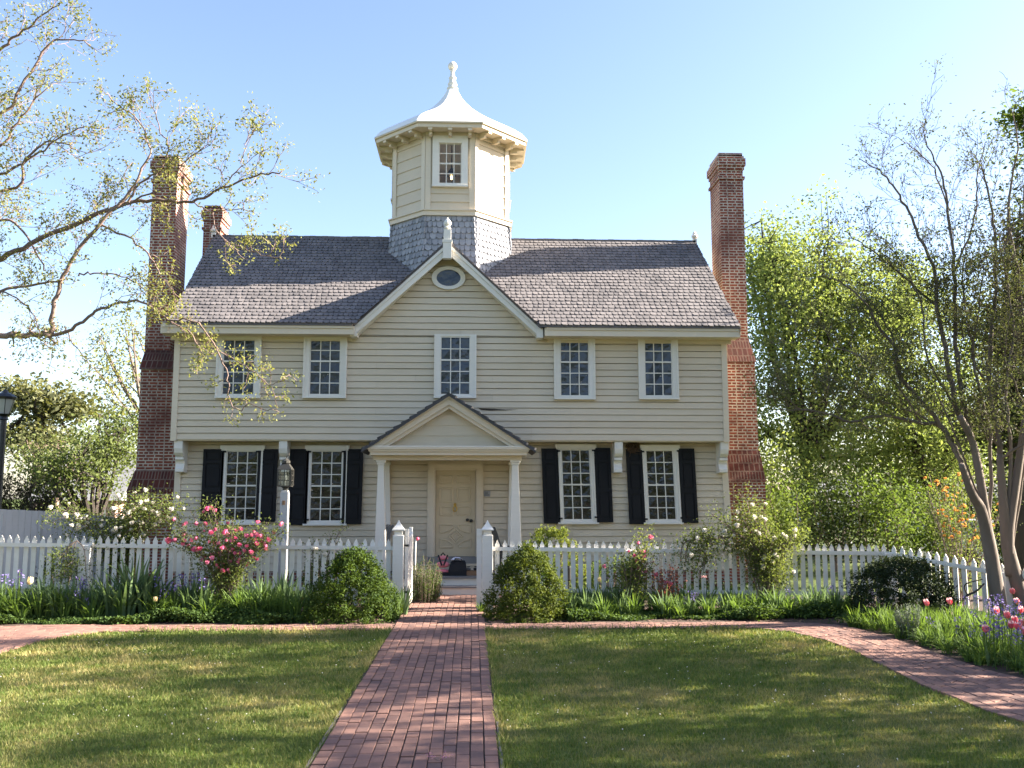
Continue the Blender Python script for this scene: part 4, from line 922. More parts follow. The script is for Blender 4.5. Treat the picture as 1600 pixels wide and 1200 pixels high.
# ---------------------------------------------------------------- lamps
LY = 18.3; p = at(445.5, 766, LY); lp = thing('lamp_post', 'square lantern on a weathered white wooden post behind the fence', 'lamp', (p.x, LY, 0)); x = p.x; zp = p.z
k = LY / FPX; mb = MB(); h = .075; mb.loft([(x - h, x + h, LY - h, LY + h, 0), (x - h, x + h, LY - h, LY + h, zp - .05), (x - h * .8, x + h * .8, LY - h * .8, LY + h * .8, zp)]); mb.build('post', M['boardfence'], lp, bevel=.008)
mb = MB(); mb.box(x - .03, x + .02, LY - h - .02, LY - h, zp - .28, zp - .2); mb.build('switch_box', M['cardboard'], lp)
za, zb = zp + .09, zp + .40; hw = .125
mb = MB(); mb.lathe([(.05, zp), (.05, zp + .04), (.09, zp + .07)], x, LY, 8); mb.box(x - hw, x + hw, LY - hw, LY + hw, zp + .07, za)
for sx in (-1, 1):
    for sy in (-1, 1): mb.box(x + sx * hw - .012, x + sx * hw + .012, LY + sy * hw - .012, LY + sy * hw + .012, za, zb)
    mb.box(x + sx * hw - .006, x + sx * hw + .006, LY - .006, LY + .006, za, zb); mb.box(x - .006, x + .006, LY + sx * hw - .006, LY + sx * hw + .006, za, zb)
    for q in (.33, .66):
        z = lerp(za, zb, q); mb.box(x + sx * hw - .007, x + sx * hw + .007, LY - hw + .013, LY + hw - .013, z - .006, z + .006); mb.box(x - hw + .013, x + hw - .013, LY + sx * hw - .007, LY + sx * hw + .007, z - .006, z + .006)
mb.frustum((x - hw - .015, x + hw + .015, LY - hw - .015, LY + hw + .015, zb), (x - .07, x + .07, LY - .07, LY + .07, zb + .11)); mb.lathe([(.07, zb + .11), (.085, zb + .13), (.085, zb + .17), (.045, zb + .2), (.02, zb + .22)], x, LY, 10)
mb.tube([(x, LY, zb + .2), (x + .02, LY, zb + .26), (x + .05, LY, zb + .28), (x + .055, LY, zb + .33)], .012); mb.build('lantern', M['bronze'], lp)
mb = MB()
for sx in (-1, 1): mb.box(x + sx * (hw - .006) - .002, x + sx * (hw - .006) + .002, LY - hw + .014, LY + hw - .014, za, zb); mb.box(x - hw + .014, x + hw - .014, LY + sx * (hw - .006) - .002, LY + sx * (hw - .006) + .002, za, zb)
mb.build('pane', M['glass'], lp); mb = MB(); mb.lathe([(.02, za), (.02, za + .1), (.035, za + .14), (.028, za + .2), (.006, za + .25)], x, LY, 8); mb.build('bulb', M['frost'], lp)
def street_lamp(px, pyb, pyt, Y, label):
    a = at(px, pyb, Y); b = at(px, pyt, Y); s = (b.z - a.z); t = thing('street_lamp', label, 'street lamp', (a.x, Y, 0)); x = a.x
    mb = MB(); r = s * .14; mb.lathe([(r * 2.2, 0), (r * 2.2, .2), (r * 1.5, .35), (r * 1.4, .9), (r, 1.0), (r * .9, a.z - s * .25), (r * 1.3, a.z - s * .22), (r * 1.0, a.z - s * .1), (r * 2.2, a.z)], x, Y, 12); mb.build('pole', M['black'], t)
    mb = MB(); mb.lathe([(s * .2, a.z), (s * .36, a.z + s * .55), (s * .36, a.z + s * .6)], x, Y, 12); mb.build('globe', M['frost'], t)
    mb = MB()
    for k in range(6): aa = k * math.pi / 3; mb.tube([(x + s * .205 * math.cos(aa), Y + s * .205 * math.sin(aa), a.z), (x + s * .37 * math.cos(aa), Y + s * .37 * math.sin(aa), a.z + s * .6)], s * .015, None, 4)
    mb.lathe([(s * .42, a.z + s * .58), (s * .45, a.z + s * .68), (s * .3, a.z + s * .8), (s * .12, a.z + s * .86), (s * .1, a.z + s * .93), (s * .02, b.z)], x, Y, 12); mb.build('lamp_cap', M['black'], t)
street_lamp(6, 647, 608, 24, 'tall black street lamp with a tapered glass globe at the left edge')
street_lamp(1322, 792, 770, 38, 'small distant street lamp with pale glass among the shrubs')
for px, py, lab in ((520.5, 868, 'black cylinder garden light on a stake behind the left boxwood'), (888.5, 895, 'black cylinder garden light on a stake among the right fence pickets')):
    p = at(px, py, FY + .35); t = thing('garden_light', lab, 'garden light', (p.x, p.y, 0)); mb = MB(); mb.lathe([(.012, 0), (.012, p.z - .14)], p.x, p.y, 6); mb.build('stake', M['black'], t)
    mb = MB(); mb.lathe([(.03, p.z - .15), (.05, p.z - .13), (.05, p.z + .09), (.035, p.z + .1), (.035, p.z + .13)], p.x, p.y, 12); mb.build('lamp_head', M['black'], t)
p = at(333, 925, 16.6); t = thing('plant_marker', 'small dark plant marker at the foot of the pink rose', 'marker', (p.x, p.y, 0)); mb = MB(); mb.box(p.x - .05, p.x + .05, p.y, p.y + .006, p.z - .03, p.z + .04); mb.build('plate', M['black'], t); mb = MB(); mb.box(p.x - .006, p.x + .006, p.y + .007, p.y + .013, 0, p.z + .02); mb.build('stake', M['grey'], t)
mb = MB()
for i in range(3): mb.box(p.x - .035, p.x + .03 - i * .012, p.y - .002, p.y - .0005, p.z + .018 - i * .016, p.z + .024 - i * .016)
mb.build('lettering', M['sign'], t)
p = at(649, 862, 19.2); q = at(651, 843, 19.2); t = thing('garden_stake', 'slim white garden stake with a small pink ball behind the gate', 'garden ornament', (p.x, 19.2, 0)); mb = MB(); mb.tube([(p.x, 19.2, 0), (p.x, 19.2, p.z), (p.x + .005, 19.2, q.z)], .016); mb.build('rod', M['white'], t)
mb = MB(); mb.lathe([(.005, q.z - .02), (.03, q.z), (.035, q.z + .02), (.02, q.z + .045), (.003, q.z + .05)], q.x + .02, 19.2, 10); mb.build('ball', M['palepink'], t, smooth=True)

# ---------------------------------------------------------------- vegetation helpers
def rvec(s=1.): return Vector((rng.gauss(0, s), rng.gauss(0, s), rng.gauss(0, s)))
def catmull(P, n=4):
    P = [Vector(p) for p in P]; out = []
    for i in range(len(P) - 1):
        a, b, c, d = P[max(0, i - 1)], P[i], P[i + 1], P[min(len(P) - 1, i + 2)]
        for k in range(n):
            t = k / n; out.append(.5 * ((2 * b) + (c - a) * t + (2 * a - 5 * b + 4 * c - d) * t * t + (3 * b - a - 3 * c + d) * t ** 3))
    out.append(P[-1]); return out
def branchlets(mb, tips, pts, r0, L, lvl, every=.25, ang=.9, up=.25, wob=.28, start=.15, seg=4, lr=.55):
    """side shoots along a limb, recursively; ends collect in tips"""
    ln = [0]
    for a, b in zip(pts[:-1], pts[1:]): ln.append(ln[-1] + (b - a).length)
    tot = ln[-1]; s = tot * start + rng.random() * every
    while s < tot:
        i = max(j for j in range(len(ln) - 1) if ln[j] <= s); f = (s - ln[i]) / max(1e-6, ln[i + 1] - ln[i]); p = pts[i].lerp(pts[i + 1], f); d = (pts[i + 1] - pts[i]).normalized()
        q = rvec(); q = (q - d * q.dot(d)).normalized(); dd = (d + q * rng.uniform(.5, 1.3) * ang + Vector((0, 0, up))).normalized()
        l = L * rng.uniform(.5, 1.25) * (1 - .45 * s / tot); n = 4; P = [p]
        for _ in range(n): dd = (dd + rvec(wob) + Vector((0, 0, up * .35))).normalized(); P.append(P[-1] + dd * l / n)
        rr = max(r0 * rng.uniform(.4, .6), .0042); mb.tube(P, rr, max(rr * .4, .003), seg)
        if lvl > 0: branchlets(mb, tips, P, rr, L * lr, lvl - 1, every * .62, ang, up, wob, .2, 3, lr)
        else: tips += P[2:]
        if lvl == 1: tips.append(P[-1])
        s += every * rng.uniform(.5, 1.5)
def cluster_pts(centres, k, rad):
    C = np.array([tuple(c) for c in centres]); C = np.repeat(C, k, axis=0); return C + nr.normal(size=C.shape) * np.array(rad)
def ell_points(c, rad, n, lo=.35, rough=.22):
    """points through an uneven ellipsoid crown, denser outwards"""
    out = []; ph = [rng.uniform(0, 6.28) for _ in range(6)]
    while len(out) < n:
        v = rvec().normalized(); a = math.atan2(v.y, v.x)
        m = 1 + rough * (math.sin(3 * a + ph[0]) * .5 + math.sin(5 * v.z + ph[1] + 2 * a) * .5 + math.sin(7 * a + 4 * v.z + ph[2]) * .4)
        r = m * (lo + (1 - lo) * rng.random() ** .55); out.append(Vector((c[0] + v.x * rad[0] * r, c[1] + v.y * rad[1] * r, c[2] + v.z * rad[2] * r)))
    return out
def crown_tree(name, label, cat, base, th, tr, ells, leaf, per, crad, lm, bm, group=None, lo=.35, rough=.22, limbs=9, aspect=.6, twig=True, flat=0., leanto=None, loose=1.):
    t = thing(name, label, cat, base, group); b = Vector(base); cl = []
    for c, rad, n in ells: cl += ell_points(c, rad, n, lo, rough)
    top = b + Vector((0, 0, th))
    cm = sum((Vector(e[0]) for e in ells), Vector()) / len(ells)
    if leanto: top = Vector(leanto)
    mb = MB(); tp = catmull([b - Vector((0, 0, .1)), b.lerp(top, .5) + Vector((rng.uniform(-.1, .1), rng.uniform(-.1, .1), 0)), top], 5); mb.tube(tp, tr * 1.15, tr * .75, 10)
    mb.build('trunk', M[bm], t, smooth=True)
    mb = MB(); LP = []
    for i in range(limbs):
        e = ells[i % len(ells)]; tgt = Vector(e[0]) + Vector((rng.uniform(-.7, .7) * e[1][0], rng.uniform(-.7, .7) * e[1][1], rng.uniform(-.2, .8) * e[1][2]))
        s = tp[-1 - rng.randint(0, 3)]; mid = s.lerp(tgt, .5) + Vector((rng.uniform(-.3, .3), rng.uniform(-.3, .3), -.06 * (tgt - s).length)); P = catmull([s, mid, tgt], 5); mb.tube(P, tr * .5, tr * .1, 6); LP += P[2:]
    if twig:
        for c in cl[::2]:
            s = min(LP, key=lambda p: (p - c).length_squared); mid = s.lerp(c, .5) + rvec(.12); mb.tube([s, mid, c], tr * .11, tr * .03, 3)
    mb.build('branches', M[bm], t)
    P = cluster_pts(cl, per, crad); me = leaves('foliage', P, leaf, M[lm], aspect, flat=flat); link('foliage', me, t)
    return t
def bush(name, label, cat, base, rad, h, n, leaf, lm, group=None, cone=0., bumps=.12, inner=.4, aspect=.55, peak=(0, 0), stems=True, low=.0):
    t = thing(name, label, cat, base, group); ph = [rng.uniform(0, 6.28) for _ in range(8)]; P = []; N = []
    per = 38; nc = int(n / per)
    while len(P) < nc:
        a = rng.uniform(0, 6.283); u = rng.random() ** (1.0 + cone * .45)       # height fraction
        prof = (1 - u) ** (.62 + .25 * cone) * (cone) + math.sqrt(max(0, 1 - (u * 2 - .75) ** 2 * .62 if u > .375 else 1 - (.375 - u) ** 2 * 1.1)) * (1 - cone)
        if u > .97 and cone < .3: prof *= .6
        m = 1 + bumps * (math.sin(4 * a + ph[0] + 5 * u) * .6 + math.sin(9 * a + 11 * u + ph[1]) * .5 + math.sin(3 * a - 9 * u + ph[3]) * .4)
        r = prof * m * (1 - inner * rng.random() ** 2.6); x, y = math.cos(a) * r * rad[0], math.sin(a) * r * rad[1]
        if rng.random() < .04: x *= 1.1; y *= 1.1; u *= 1.03
        P.append((base[0] + x + peak[0] * u, base[1] + y + peak[1] * u, base[2] + low + u * (h - low) * (.97 + .05 * math.sin(7 * a + ph[4])))); N.append((math.cos(a) * .8, math.sin(a) * .8, .25 + .8 * u))
    cr = .040 + .010 * rad[0]; P = np.repeat(np.array(P), per, axis=0); P = P + nr.normal(size=P.shape) * np.array((cr, cr, cr * .9)); N = np.repeat(np.array(N), per, axis=0) + nr.normal(size=P.shape) * .4
    P[:, 2] = np.maximum(P[:, 2], .01)
    me = leaves('foliage', P, leaf, M[lm], aspect, N=N, rnd=np.clip(np.repeat(nr.random(nc), per) * .6 + nr.random(nc * per) * .4, 0, 1)); link('foliage', me, t)
    if stems:
        mb = MB(); b = Vector(base)
        for i in range(7): a = i * .9; mb.tube([b + Vector((.05 * math.cos(a), .05 * math.sin(a), 0)), b + Vector((rad[0] * .3 * math.cos(a), rad[1] * .3 * math.sin(a), h * .4)), b + Vector((rad[0] * .45 * math.cos(a), rad[1] * .45 * math.sin(a), h * .7))], .018, .006, 5)
        mb.build('stems', M['twig'], t)
    return t
def blossom_mesh(nm, mat, r, n=16):
    V = []; F = []
    for i in range(n):
        a = i * 2.4; f = i / n; el = lerp(1.35, -.1, f ** .8); rr = r * lerp(.35, 1., f); c = Vector((math.cos(a) * math.cos(el), math.sin(a) * math.cos(el), math.sin(el))) * rr * .6
        u = Vector((-math.sin(a), math.cos(a), 0)); v = Vector((math.cos(a) * .35, math.sin(a) * .35, .9)).normalized(); k = r * .52
        b = len(V); V += [c - u * k * .6 - v * k * .7, c + u * k * .6 - v * k * .7, c + u * k * .75 + v * k * .7, c + v * k * .95 + c * .35, c - u * k * .75 + v * k * .7]; F.append((b, b + 1, b + 2, b + 3, b + 4))
    me = bpy.data.meshes.new(nm); me.from_pydata([tuple(v) for v in V], [], F); finish(me, mat, nr.random(len(F))); return me
def clover():
    P = np.stack([nr.uniform(-6, 5, 700), nr.uniform(6, 14.6, 700), np.full(700, .028)], 1); k = inside(P, LAWNL) | inside(P, LAWNR); P = P[k]; cl = nr.random(len(P)) < .5 + .5 * np.sin(P[:, 0] * 1.7 + P[:, 1] * 2.1); o = link('clover_heads', leaves('clover_heads', np.concatenate([P[cl]] * 3) + nr.normal(size=(3 * cl.sum(), 3)) * .003, .012, M['whitepetal'], .9)); setp(o, 'scattered white clover heads in the lawn', 'clover', kind='stuff')
BL = {k: blossom_mesh('blossom', M[k], r) for k, r in (('pink', .052), ('palepink', .045), ('whitepetal', .05), ('orange', .07))}
def put(name, me, parent, loc, s=1., tilt=.6):
    o = bpy.data.objects.new(name, me); COL.objects.link(o); o.location = loc; o.rotation_euler = (rng.uniform(-tilt, tilt), rng.uniform(-tilt, tilt), rng.uniform(0, 6.28)); o.scale = (s, s, s)
    if parent is not None: o.parent = parent; o.matrix_parent_inverse = Matrix.Translation(-Vector(parent.location))
    return o
def rose(label, base, canes, nleaf, blooms, lm='leaf_rose', crad=.10, leaf=.045, stem='twig', sr=.009, pts=None, name='rose_bush'):
    t = thing(name, label, 'rose bush', base); mb = MB(); tips = []
    for c in canes:
        P = catmull(c, 5); mb.tube(P, sr * 1.3, sr * .6, 5); branchlets(mb, tips, P, sr, .32, 0, .10, 1.1, .15, .3, .25, 3)
    mb.build('canes', M[stem], t)
    C = tips if tips else [Vector(base)]
    k = max(1, nleaf // len(C)); link('foliage', leaves('foliage', cluster_pts(C, k, crad), leaf, M[lm], .6), t)
    for kind, n, sel in blooms:
        cand = [p for p in C if sel(p)] or C
        for _ in range(n): p = rng.choice(cand); put('blossom', BL[kind], t, p + rvec(.05) + Vector((0, -rng.uniform(.03, .16), rng.uniform(0, .06))), rng.uniform(.75, 1.25), .9)
    return t

# ---------------------------------------------------------------- lawn grass (nobody could count it)
def inside(P, poly):
    x, y = P[:, 0], P[:, 1]; r = np.zeros(len(P), bool); n = len(poly); j = n - 1
    for i in range(n):
        xi, yi = poly[i]; xj, yj = poly[j]; c = ((yi > y) != (yj > y)) & (x < (xj - xi) * (y - yi) / (yj - yi + 1e-12) + xi); r ^= c; j = i
    return r
def blades(name, polys, dens, h, wd, mat, ybands, kind='stuff'):
    V = []; R_ = []
    for poly in polys:
        xs_ = [p[0] for p in poly]; ys_ = [p[1] for p in poly]
        for y0, y1, dn, sc in ybands:
            a, b = max(y0, min(ys_)), min(y1, max(ys_))
            if b <= a: continue
            n = int((max(xs_) - min(xs_)) * (b - a) * dens * dn); P = np.stack([nr.uniform(min(xs_), max(xs_), n), nr.uniform(a, b, n)], 1); P = P[inside(P, poly)]
            P = P[np.abs(P[:, 0] - .04 * P[:, 1]) < .63 * P[:, 1] + .3]
            n = len(P); ang = nr.uniform(0, 6.28, n); hh = h * sc ** .5 * nr.uniform(.45, 1.3, n); ww = wd * sc; ln = nr.normal(size=(n, 2)) * hh[:, None] * .55
            dx, dy = np.cos(ang) * ww, np.sin(ang) * ww; z0 = np.full(n, -.01)
            A = np.stack([P[:, 0] - dx, P[:, 1] - dy, z0], 1); B = np.stack([P[:, 0] + dx, P[:, 1] + dy, z0], 1); C = np.stack([P[:, 0] + ln[:, 0], P[:, 1] + ln[:, 1], hh], 1)
            V.append(np.stack([A, B, C], 1).reshape(-1, 3)); R_.append(nr.random(n))
    V = np.concatenate(V); F = np.arange(len(V)).reshape(-1, 3); o = link(name, npmesh(name, V, F, mat, np.concatenate(R_))); o['kind'] = kind; return o
LAWNL = [(WX0 - .045, 4.5), (WX0 - .045, 15.0)] + LIN + [(-6.6, 4.5)]; LAWNR = [(WX1 + .045, 4.5), (5.9, 4.5)] + INNER[::-1] + [(WX1 + .045, 14.98)]
setp(blades('lawn_grass', [LAWNL, LAWNR], 3300, .027, .0042, M['grass'], ((4.8, 7, 1.25, 1), (7, 9.5, .8, 1.25), (9.5, 12.5, .5, 1.7), (12.5, 15.1, .38, 2.2))), 'short mown lawn grass with dry straw patches', 'grass', kind='stuff')

edge = [[(WX0 - .085, 4.6), (WX0 - .01, 4.6), (WX0 - .01, 15), (WX0 - .085, 15)], [(WX1 + .01, 4.6), (WX1 + .085, 4.6), (WX1 + .085, 14.98), (WX1 + .01, 14.98)], [(-5.2, 14.97), (WX0 - .04, 14.95), (WX0 - .04, 15.03), (-5.2, 15.06)], [(WX1 + .04, 14.94), (4.4, 14.94), (4.4, 15.02), (WX1 + .04, 15.02)]]
setp(blades('lawn_edge_grass', edge, 2600, .062, .0045, M['grass'], ((4.6, 8, 1.1, 1), (8, 12, .7, 1.4), (12, 15.1, .6, 2.))), 'ragged grass tufts along the edges of the brick walk', 'grass', kind='stuff')
clover()
# ---------------------------------------------------------------- far and near trees
def P_(px, py, Y): return tuple(at(px, py, Y))
def er(px, Y): return px * Y / FPX
def ell(px, py, Y, rpx, rpy, n, ry=None): return (P_(px, py, Y), (er(rpx, Y), ry or er(rpx, Y), er(rpy, Y)), n)
g = lambda px, Y: (at(px, 780, Y).x, Y, 0)
crown_tree('maple_tree', 'large bright green maple behind the right chimney', 'tree', g(1262, 33), 4.2, .26,
           [ell(1245, 470, 33, 100, 140, 310), ell(1345, 530, 33, 100, 140, 230), ell(1220, 640, 33, 85, 130, 150), ell(1405, 480, 34, 75, 85, 110), ell(1195, 400, 34, 45, 70, 60), ell(1370, 680, 33, 120, 120, 210)], .14, 52, (.46, .46, .26), 'leaf_maple', 'barkdark', lo=.25, rough=.45, limbs=18)
crown_tree('leafy_tree', 'bright green leafy tree low behind the picket fence, right of the maple', 'tree', g(1450, 30), 2.6, .16,
           [ell(1440, 640, 30, 90, 110, 170), ell(1540, 560, 31, 70, 130, 130), ell(1500, 700, 29, 90, 60, 120)], .13, 34, (.4, .4, .25), 'leaf_maple', 'barkdark', lo=.2, rough=.45, limbs=12)
crown_tree('evergreen_tree', 'dark evergreen tree rising at the right edge behind the bare trees', 'tree', g(1590, 22), 6, .2,
           [ell(1585, 520, 22, 50, 130, 170), ell(1570, 660, 22, 60, 80, 130), ell(1610, 380, 22, 45, 110, 90), ell(1640, 560, 23, 60, 200, 110)], .13, 26, (.34, .34, .16), 'leaf_cedar', 'barkdark', lo=.1, rough=.4, limbs=16, flat=.4)
crown_tree('spruce_tree', 'spruce with drooping green boughs entering at the top right edge', 'tree', g(1690, 19), 9.5, .18,
           [ell(1612, 178, 19, 42, 26, 40), ell(1650, 230, 19, 60, 60, 60), ell(1660, 330, 19, 70, 60, 60)], .12, 30, (.26, .26, .08), 'leaf_mid', 'barkdark', lo=.1, rough=.4, limbs=9, flat=.5, leanto=P_(1680, 230, 19))
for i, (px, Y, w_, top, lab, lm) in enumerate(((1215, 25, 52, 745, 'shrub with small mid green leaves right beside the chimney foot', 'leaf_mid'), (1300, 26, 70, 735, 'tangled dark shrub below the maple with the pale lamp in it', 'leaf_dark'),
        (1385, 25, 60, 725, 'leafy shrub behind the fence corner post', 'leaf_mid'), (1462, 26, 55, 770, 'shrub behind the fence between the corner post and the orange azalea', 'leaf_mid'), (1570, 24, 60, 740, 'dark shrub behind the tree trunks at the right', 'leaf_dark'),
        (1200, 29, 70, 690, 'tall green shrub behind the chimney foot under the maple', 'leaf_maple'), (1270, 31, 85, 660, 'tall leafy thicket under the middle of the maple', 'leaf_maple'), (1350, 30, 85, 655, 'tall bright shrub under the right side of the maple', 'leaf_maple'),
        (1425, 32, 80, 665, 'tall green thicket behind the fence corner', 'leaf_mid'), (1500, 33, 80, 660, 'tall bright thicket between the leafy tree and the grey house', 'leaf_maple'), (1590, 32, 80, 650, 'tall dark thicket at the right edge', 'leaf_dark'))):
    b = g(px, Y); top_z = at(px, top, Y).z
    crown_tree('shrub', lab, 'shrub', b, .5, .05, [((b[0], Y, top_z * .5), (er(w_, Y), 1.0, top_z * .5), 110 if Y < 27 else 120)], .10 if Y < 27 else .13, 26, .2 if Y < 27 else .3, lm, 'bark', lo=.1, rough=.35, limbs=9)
crown_tree('pine_tree', 'tall far pine with flat-topped crown above the left street lamp', 'tree', g(55, 62), 9, .35,
           [ell(35, 620, 62, 52, 34, 60), ell(95, 632, 62, 32, 26, 40), ell(118, 640, 63, 28, 16, 26), ell(20, 680, 62, 60, 22, 40), ell(75, 690, 62, 50, 26, 40)], .34, 30, (.8, .8, .3), 'leaf_pine', 'barkdark', lo=.1, rough=.4, limbs=16, flat=.3)
crown_tree('shade_tree', 'round green tree with dark forked trunks left of the house', 'tree', g(150, 30), 1.2, .2,
           [ell(135, 725, 30, 75, 50, 150), ell(185, 690, 31, 55, 60, 120), ell(85, 745, 30, 60, 40, 80)], .11, 22, (.34, .34, .2), 'leaf_far', 'barkdark', lo=.2, rough=.35, limbs=14)
crown_tree('airy_tree', 'thin pale green tree beside the left chimney', 'tree', g(230, 34), 5.5, .14,
           [ell(180, 580, 34, 55, 75, 120), ell(195, 650, 34, 50, 60, 90), ell(205, 520, 34, 30, 40, 40)], .12, 9, .34, 'leaf_left', 'bark', lo=.1, rough=.4, limbs=16)
crown_tree('bare_tree', 'tawny tree just coming into leaf far behind the left fence', 'tree', g(90, 48), 3, .16,
           [ell(100, 715, 48, 75, 40, 120), ell(45, 710, 48, 50, 40, 60)], .16, 8, .5, 'leaf_crape', 'barkred', lo=.1, rough=.4, limbs=14)
b = g(22, 26); t = thing('conifer_shrub', 'dark purple-brown feathery conifer shrub over the left board fence', 'shrub', b); C = []; mb = MB()
for i in range(34):
    a = rng.uniform(0, 6.28); top = Vector((b[0] + rng.uniform(-1.0, 1.15), 26 + rng.uniform(-.6, .6), rng.uniform(1.7, 2.75))); p0 = Vector((b[0] + (top.x - b[0]) * .35, 26, .2)); P = catmull([p0, p0.lerp(top, .5) + rvec(.06), top], 5); mb.tube(P, .02, .006, 4); C += P[3:]
mb.build('branches', M['barkdark'], t); link('foliage', leaves('foliage', cluster_pts(C, 34, (.08, .08, .12)), .085, M['leaf_purple'], .35, droop=-.8), t)

# left foreground crape myrtle: limbs as they hang into the picture
def limb_tree(name, label, base, trunk, limbs, barkm, leafm, leaf, per, crad, every, L, sr=.03, lvl=1, up=.2, bare=0., wob=.28, tube_r=(.05, .012), aspect=.5, group=None, keepn=1.):
    t = thing(name, label, 'tree', base, group)
    mb = MB()
    for P, r0, r1 in trunk: mb.tube(catmull(P, 5), r0, r1, 10)
    mb.build('trunk', M[barkm], t, smooth=True)
    mb = MB(); tw = MB(); tips = []
    for P, r0, r1, e in limbs:
        Q = catmull(P, 5); Q = [q + rvec(.012) for q in Q]; mb.tube(Q, r0, r1, 7)
        if e > 0: branchlets(tw, tips, Q, max(r1, .010), L * e, lvl, every, .9, up, wob, .22)
        tips += Q[-2:]
    mb.build('limbs', M[barkm], t, smooth=True); tw.build('twigs', M['twig'] if barkm != 'barkred' else M[barkm], t)
    if keepn < 1: tips = [p for p in tips if rng.random() < (keepn if p.z < 6.3 else keepn * .3)]
    link('foliage', leaves('foliage', cluster_pts(tips, per, crad), leaf, M[leafm], aspect), t)
    return t, len(tips)
def pl(Y0, Y1, *pts): n = len(pts); return [at(x, y, lerp(Y0, Y1, i / max(1, n - 1))) for i, (x, y) in enumerate(pts)]
LYr = 13.0; TB = (-9.8, 13.2, 0)
hub = Vector((-9.5, 13.2, 2.6)); hub2 = Vector((-9.4, 13.1, 3.9))
la = [
    ([hub2] + pl(13, 12.8, (-60, 445), (0, 404), (60, 376), (150, 336), (200, 318), (245, 312), (300, 316), (345, 296), (400, 275), (440, 268)), .045, .009, 1.),
    ([hub] + pl(13, 12.9, (-70, 530), (0, 527), (40, 522), (80, 524)), .05, .038, .5),
    (pl(12.9, 12.6, (80, 524), (86, 480), (100, 432), (132, 378), (175, 330), (205, 298), (222, 262), (235, 235), (215, 190), (170, 150)), .036, .006, 1.),
    (pl(12.9, 12.4, (80, 524), (120, 510), (150, 487), (190, 472), (230, 474), (262, 500), (300, 525), (318, 560)), .026, .007, .8),
    (pl(12.4, 12.2, (262, 500), (310, 505), (345, 560), (357, 600), (358, 625), (374, 642), (392, 632), (430, 640), (425, 605)), .012, .004, .45),
    (pl(12.6, 12.4, (310, 505), (345, 550), (385, 570), (420, 600), (445, 590)), .009, .004, .6),
    (pl(12.8, 12.6, (150, 352), (205, 374), (240, 408), (258, 440), (285, 470)), .017, .005, .7),
    (pl(12.7, 12.5, (200, 318), (215, 290), (250, 265), (262, 230), (250, 200), (240, 170)), .018, .005, 1.),
    (pl(12.7, 12.5, (175, 330), (230, 305), (270, 290), (285, 255), (320, 230), (330, 200)), .014, .005, 1.),
    (pl(12.8, 12.6, (300, 316), (330, 330), (370, 325), (400, 332)), .010, .004, .7),
    (pl(12.7, 12.5, (345, 296), (375, 260), (385, 225), (405, 190)), .010, .004, .9),
    (pl(12.8, 12.4, (330, 330), (345, 370), (400, 395), (440, 405)), .009, .004, .9),
    (pl(13, 12.7, (120, 430), (150, 428), (190, 432), (230, 455), (262, 485)), .013, .005, .7),
    ([hub2] + pl(13, 12.8, (-70, 500), (0, 455), (60, 445), (100, 437)), .03, .012, .9),
    ([hub2] + pl(13, 12.9, (-80, 380), (0, 345), (35, 362), (70, 422)), .03, .010, .9),
    ([hub2, Vector((-9.6, 13, 6.3))] + pl(13, 12.7, (0, 300), (40, 250), (80, 220), (120, 235)), .03, .008, 1.3),
    ([Vector((-9.6, 13, 6.3))] + pl(13, 12.8, (-20, 190), (30, 140), (75, 70), (110, 62), (140, 68)), .03, .006, 1.2),
    ([Vector((-9.6, 13, 6.3))] + pl(13, 12.8, (-30, 100), (20, 60), (60, 30), (95, 5)), .03, .006, 1.2),
    ([Vector((-9.6, 13, 6.3))] + pl(13, 12.8, (-30, 240), (20, 200), (50, 160), (80, 130)), .025, .006, 1.1),
    ([hub2] + pl(13, 12.8, (-40, 300), (20, 265), (60, 240), (110, 205), (160, 200)), .025, .006, 1.1),
    (pl(12.9, 12.7, (0, 455), (45, 480), (65, 525), (85, 550)), .012, .004, .8),
    (pl(12.9, 12.7, (100, 510), (120, 545), (150, 580)), .010, .004, .8),
]
t, n1 = limb_tree('crape_myrtle', 'leaning crape myrtle with twisting limbs and young leaves at the left', TB,
    [([TB, (-9.75, 13.2, 1.3), hub], .13, .10), ([hub, (-9.35, 13.15, 3.2), hub2], .09, .07), ([hub2, (-9.6, 13, 5.2), (-9.6, 13, 6.3)], .06, .04)],
    la, 'barkred', 'leaf_left', .046, 6, .05, .18, .8, wob=.34, up=.18)

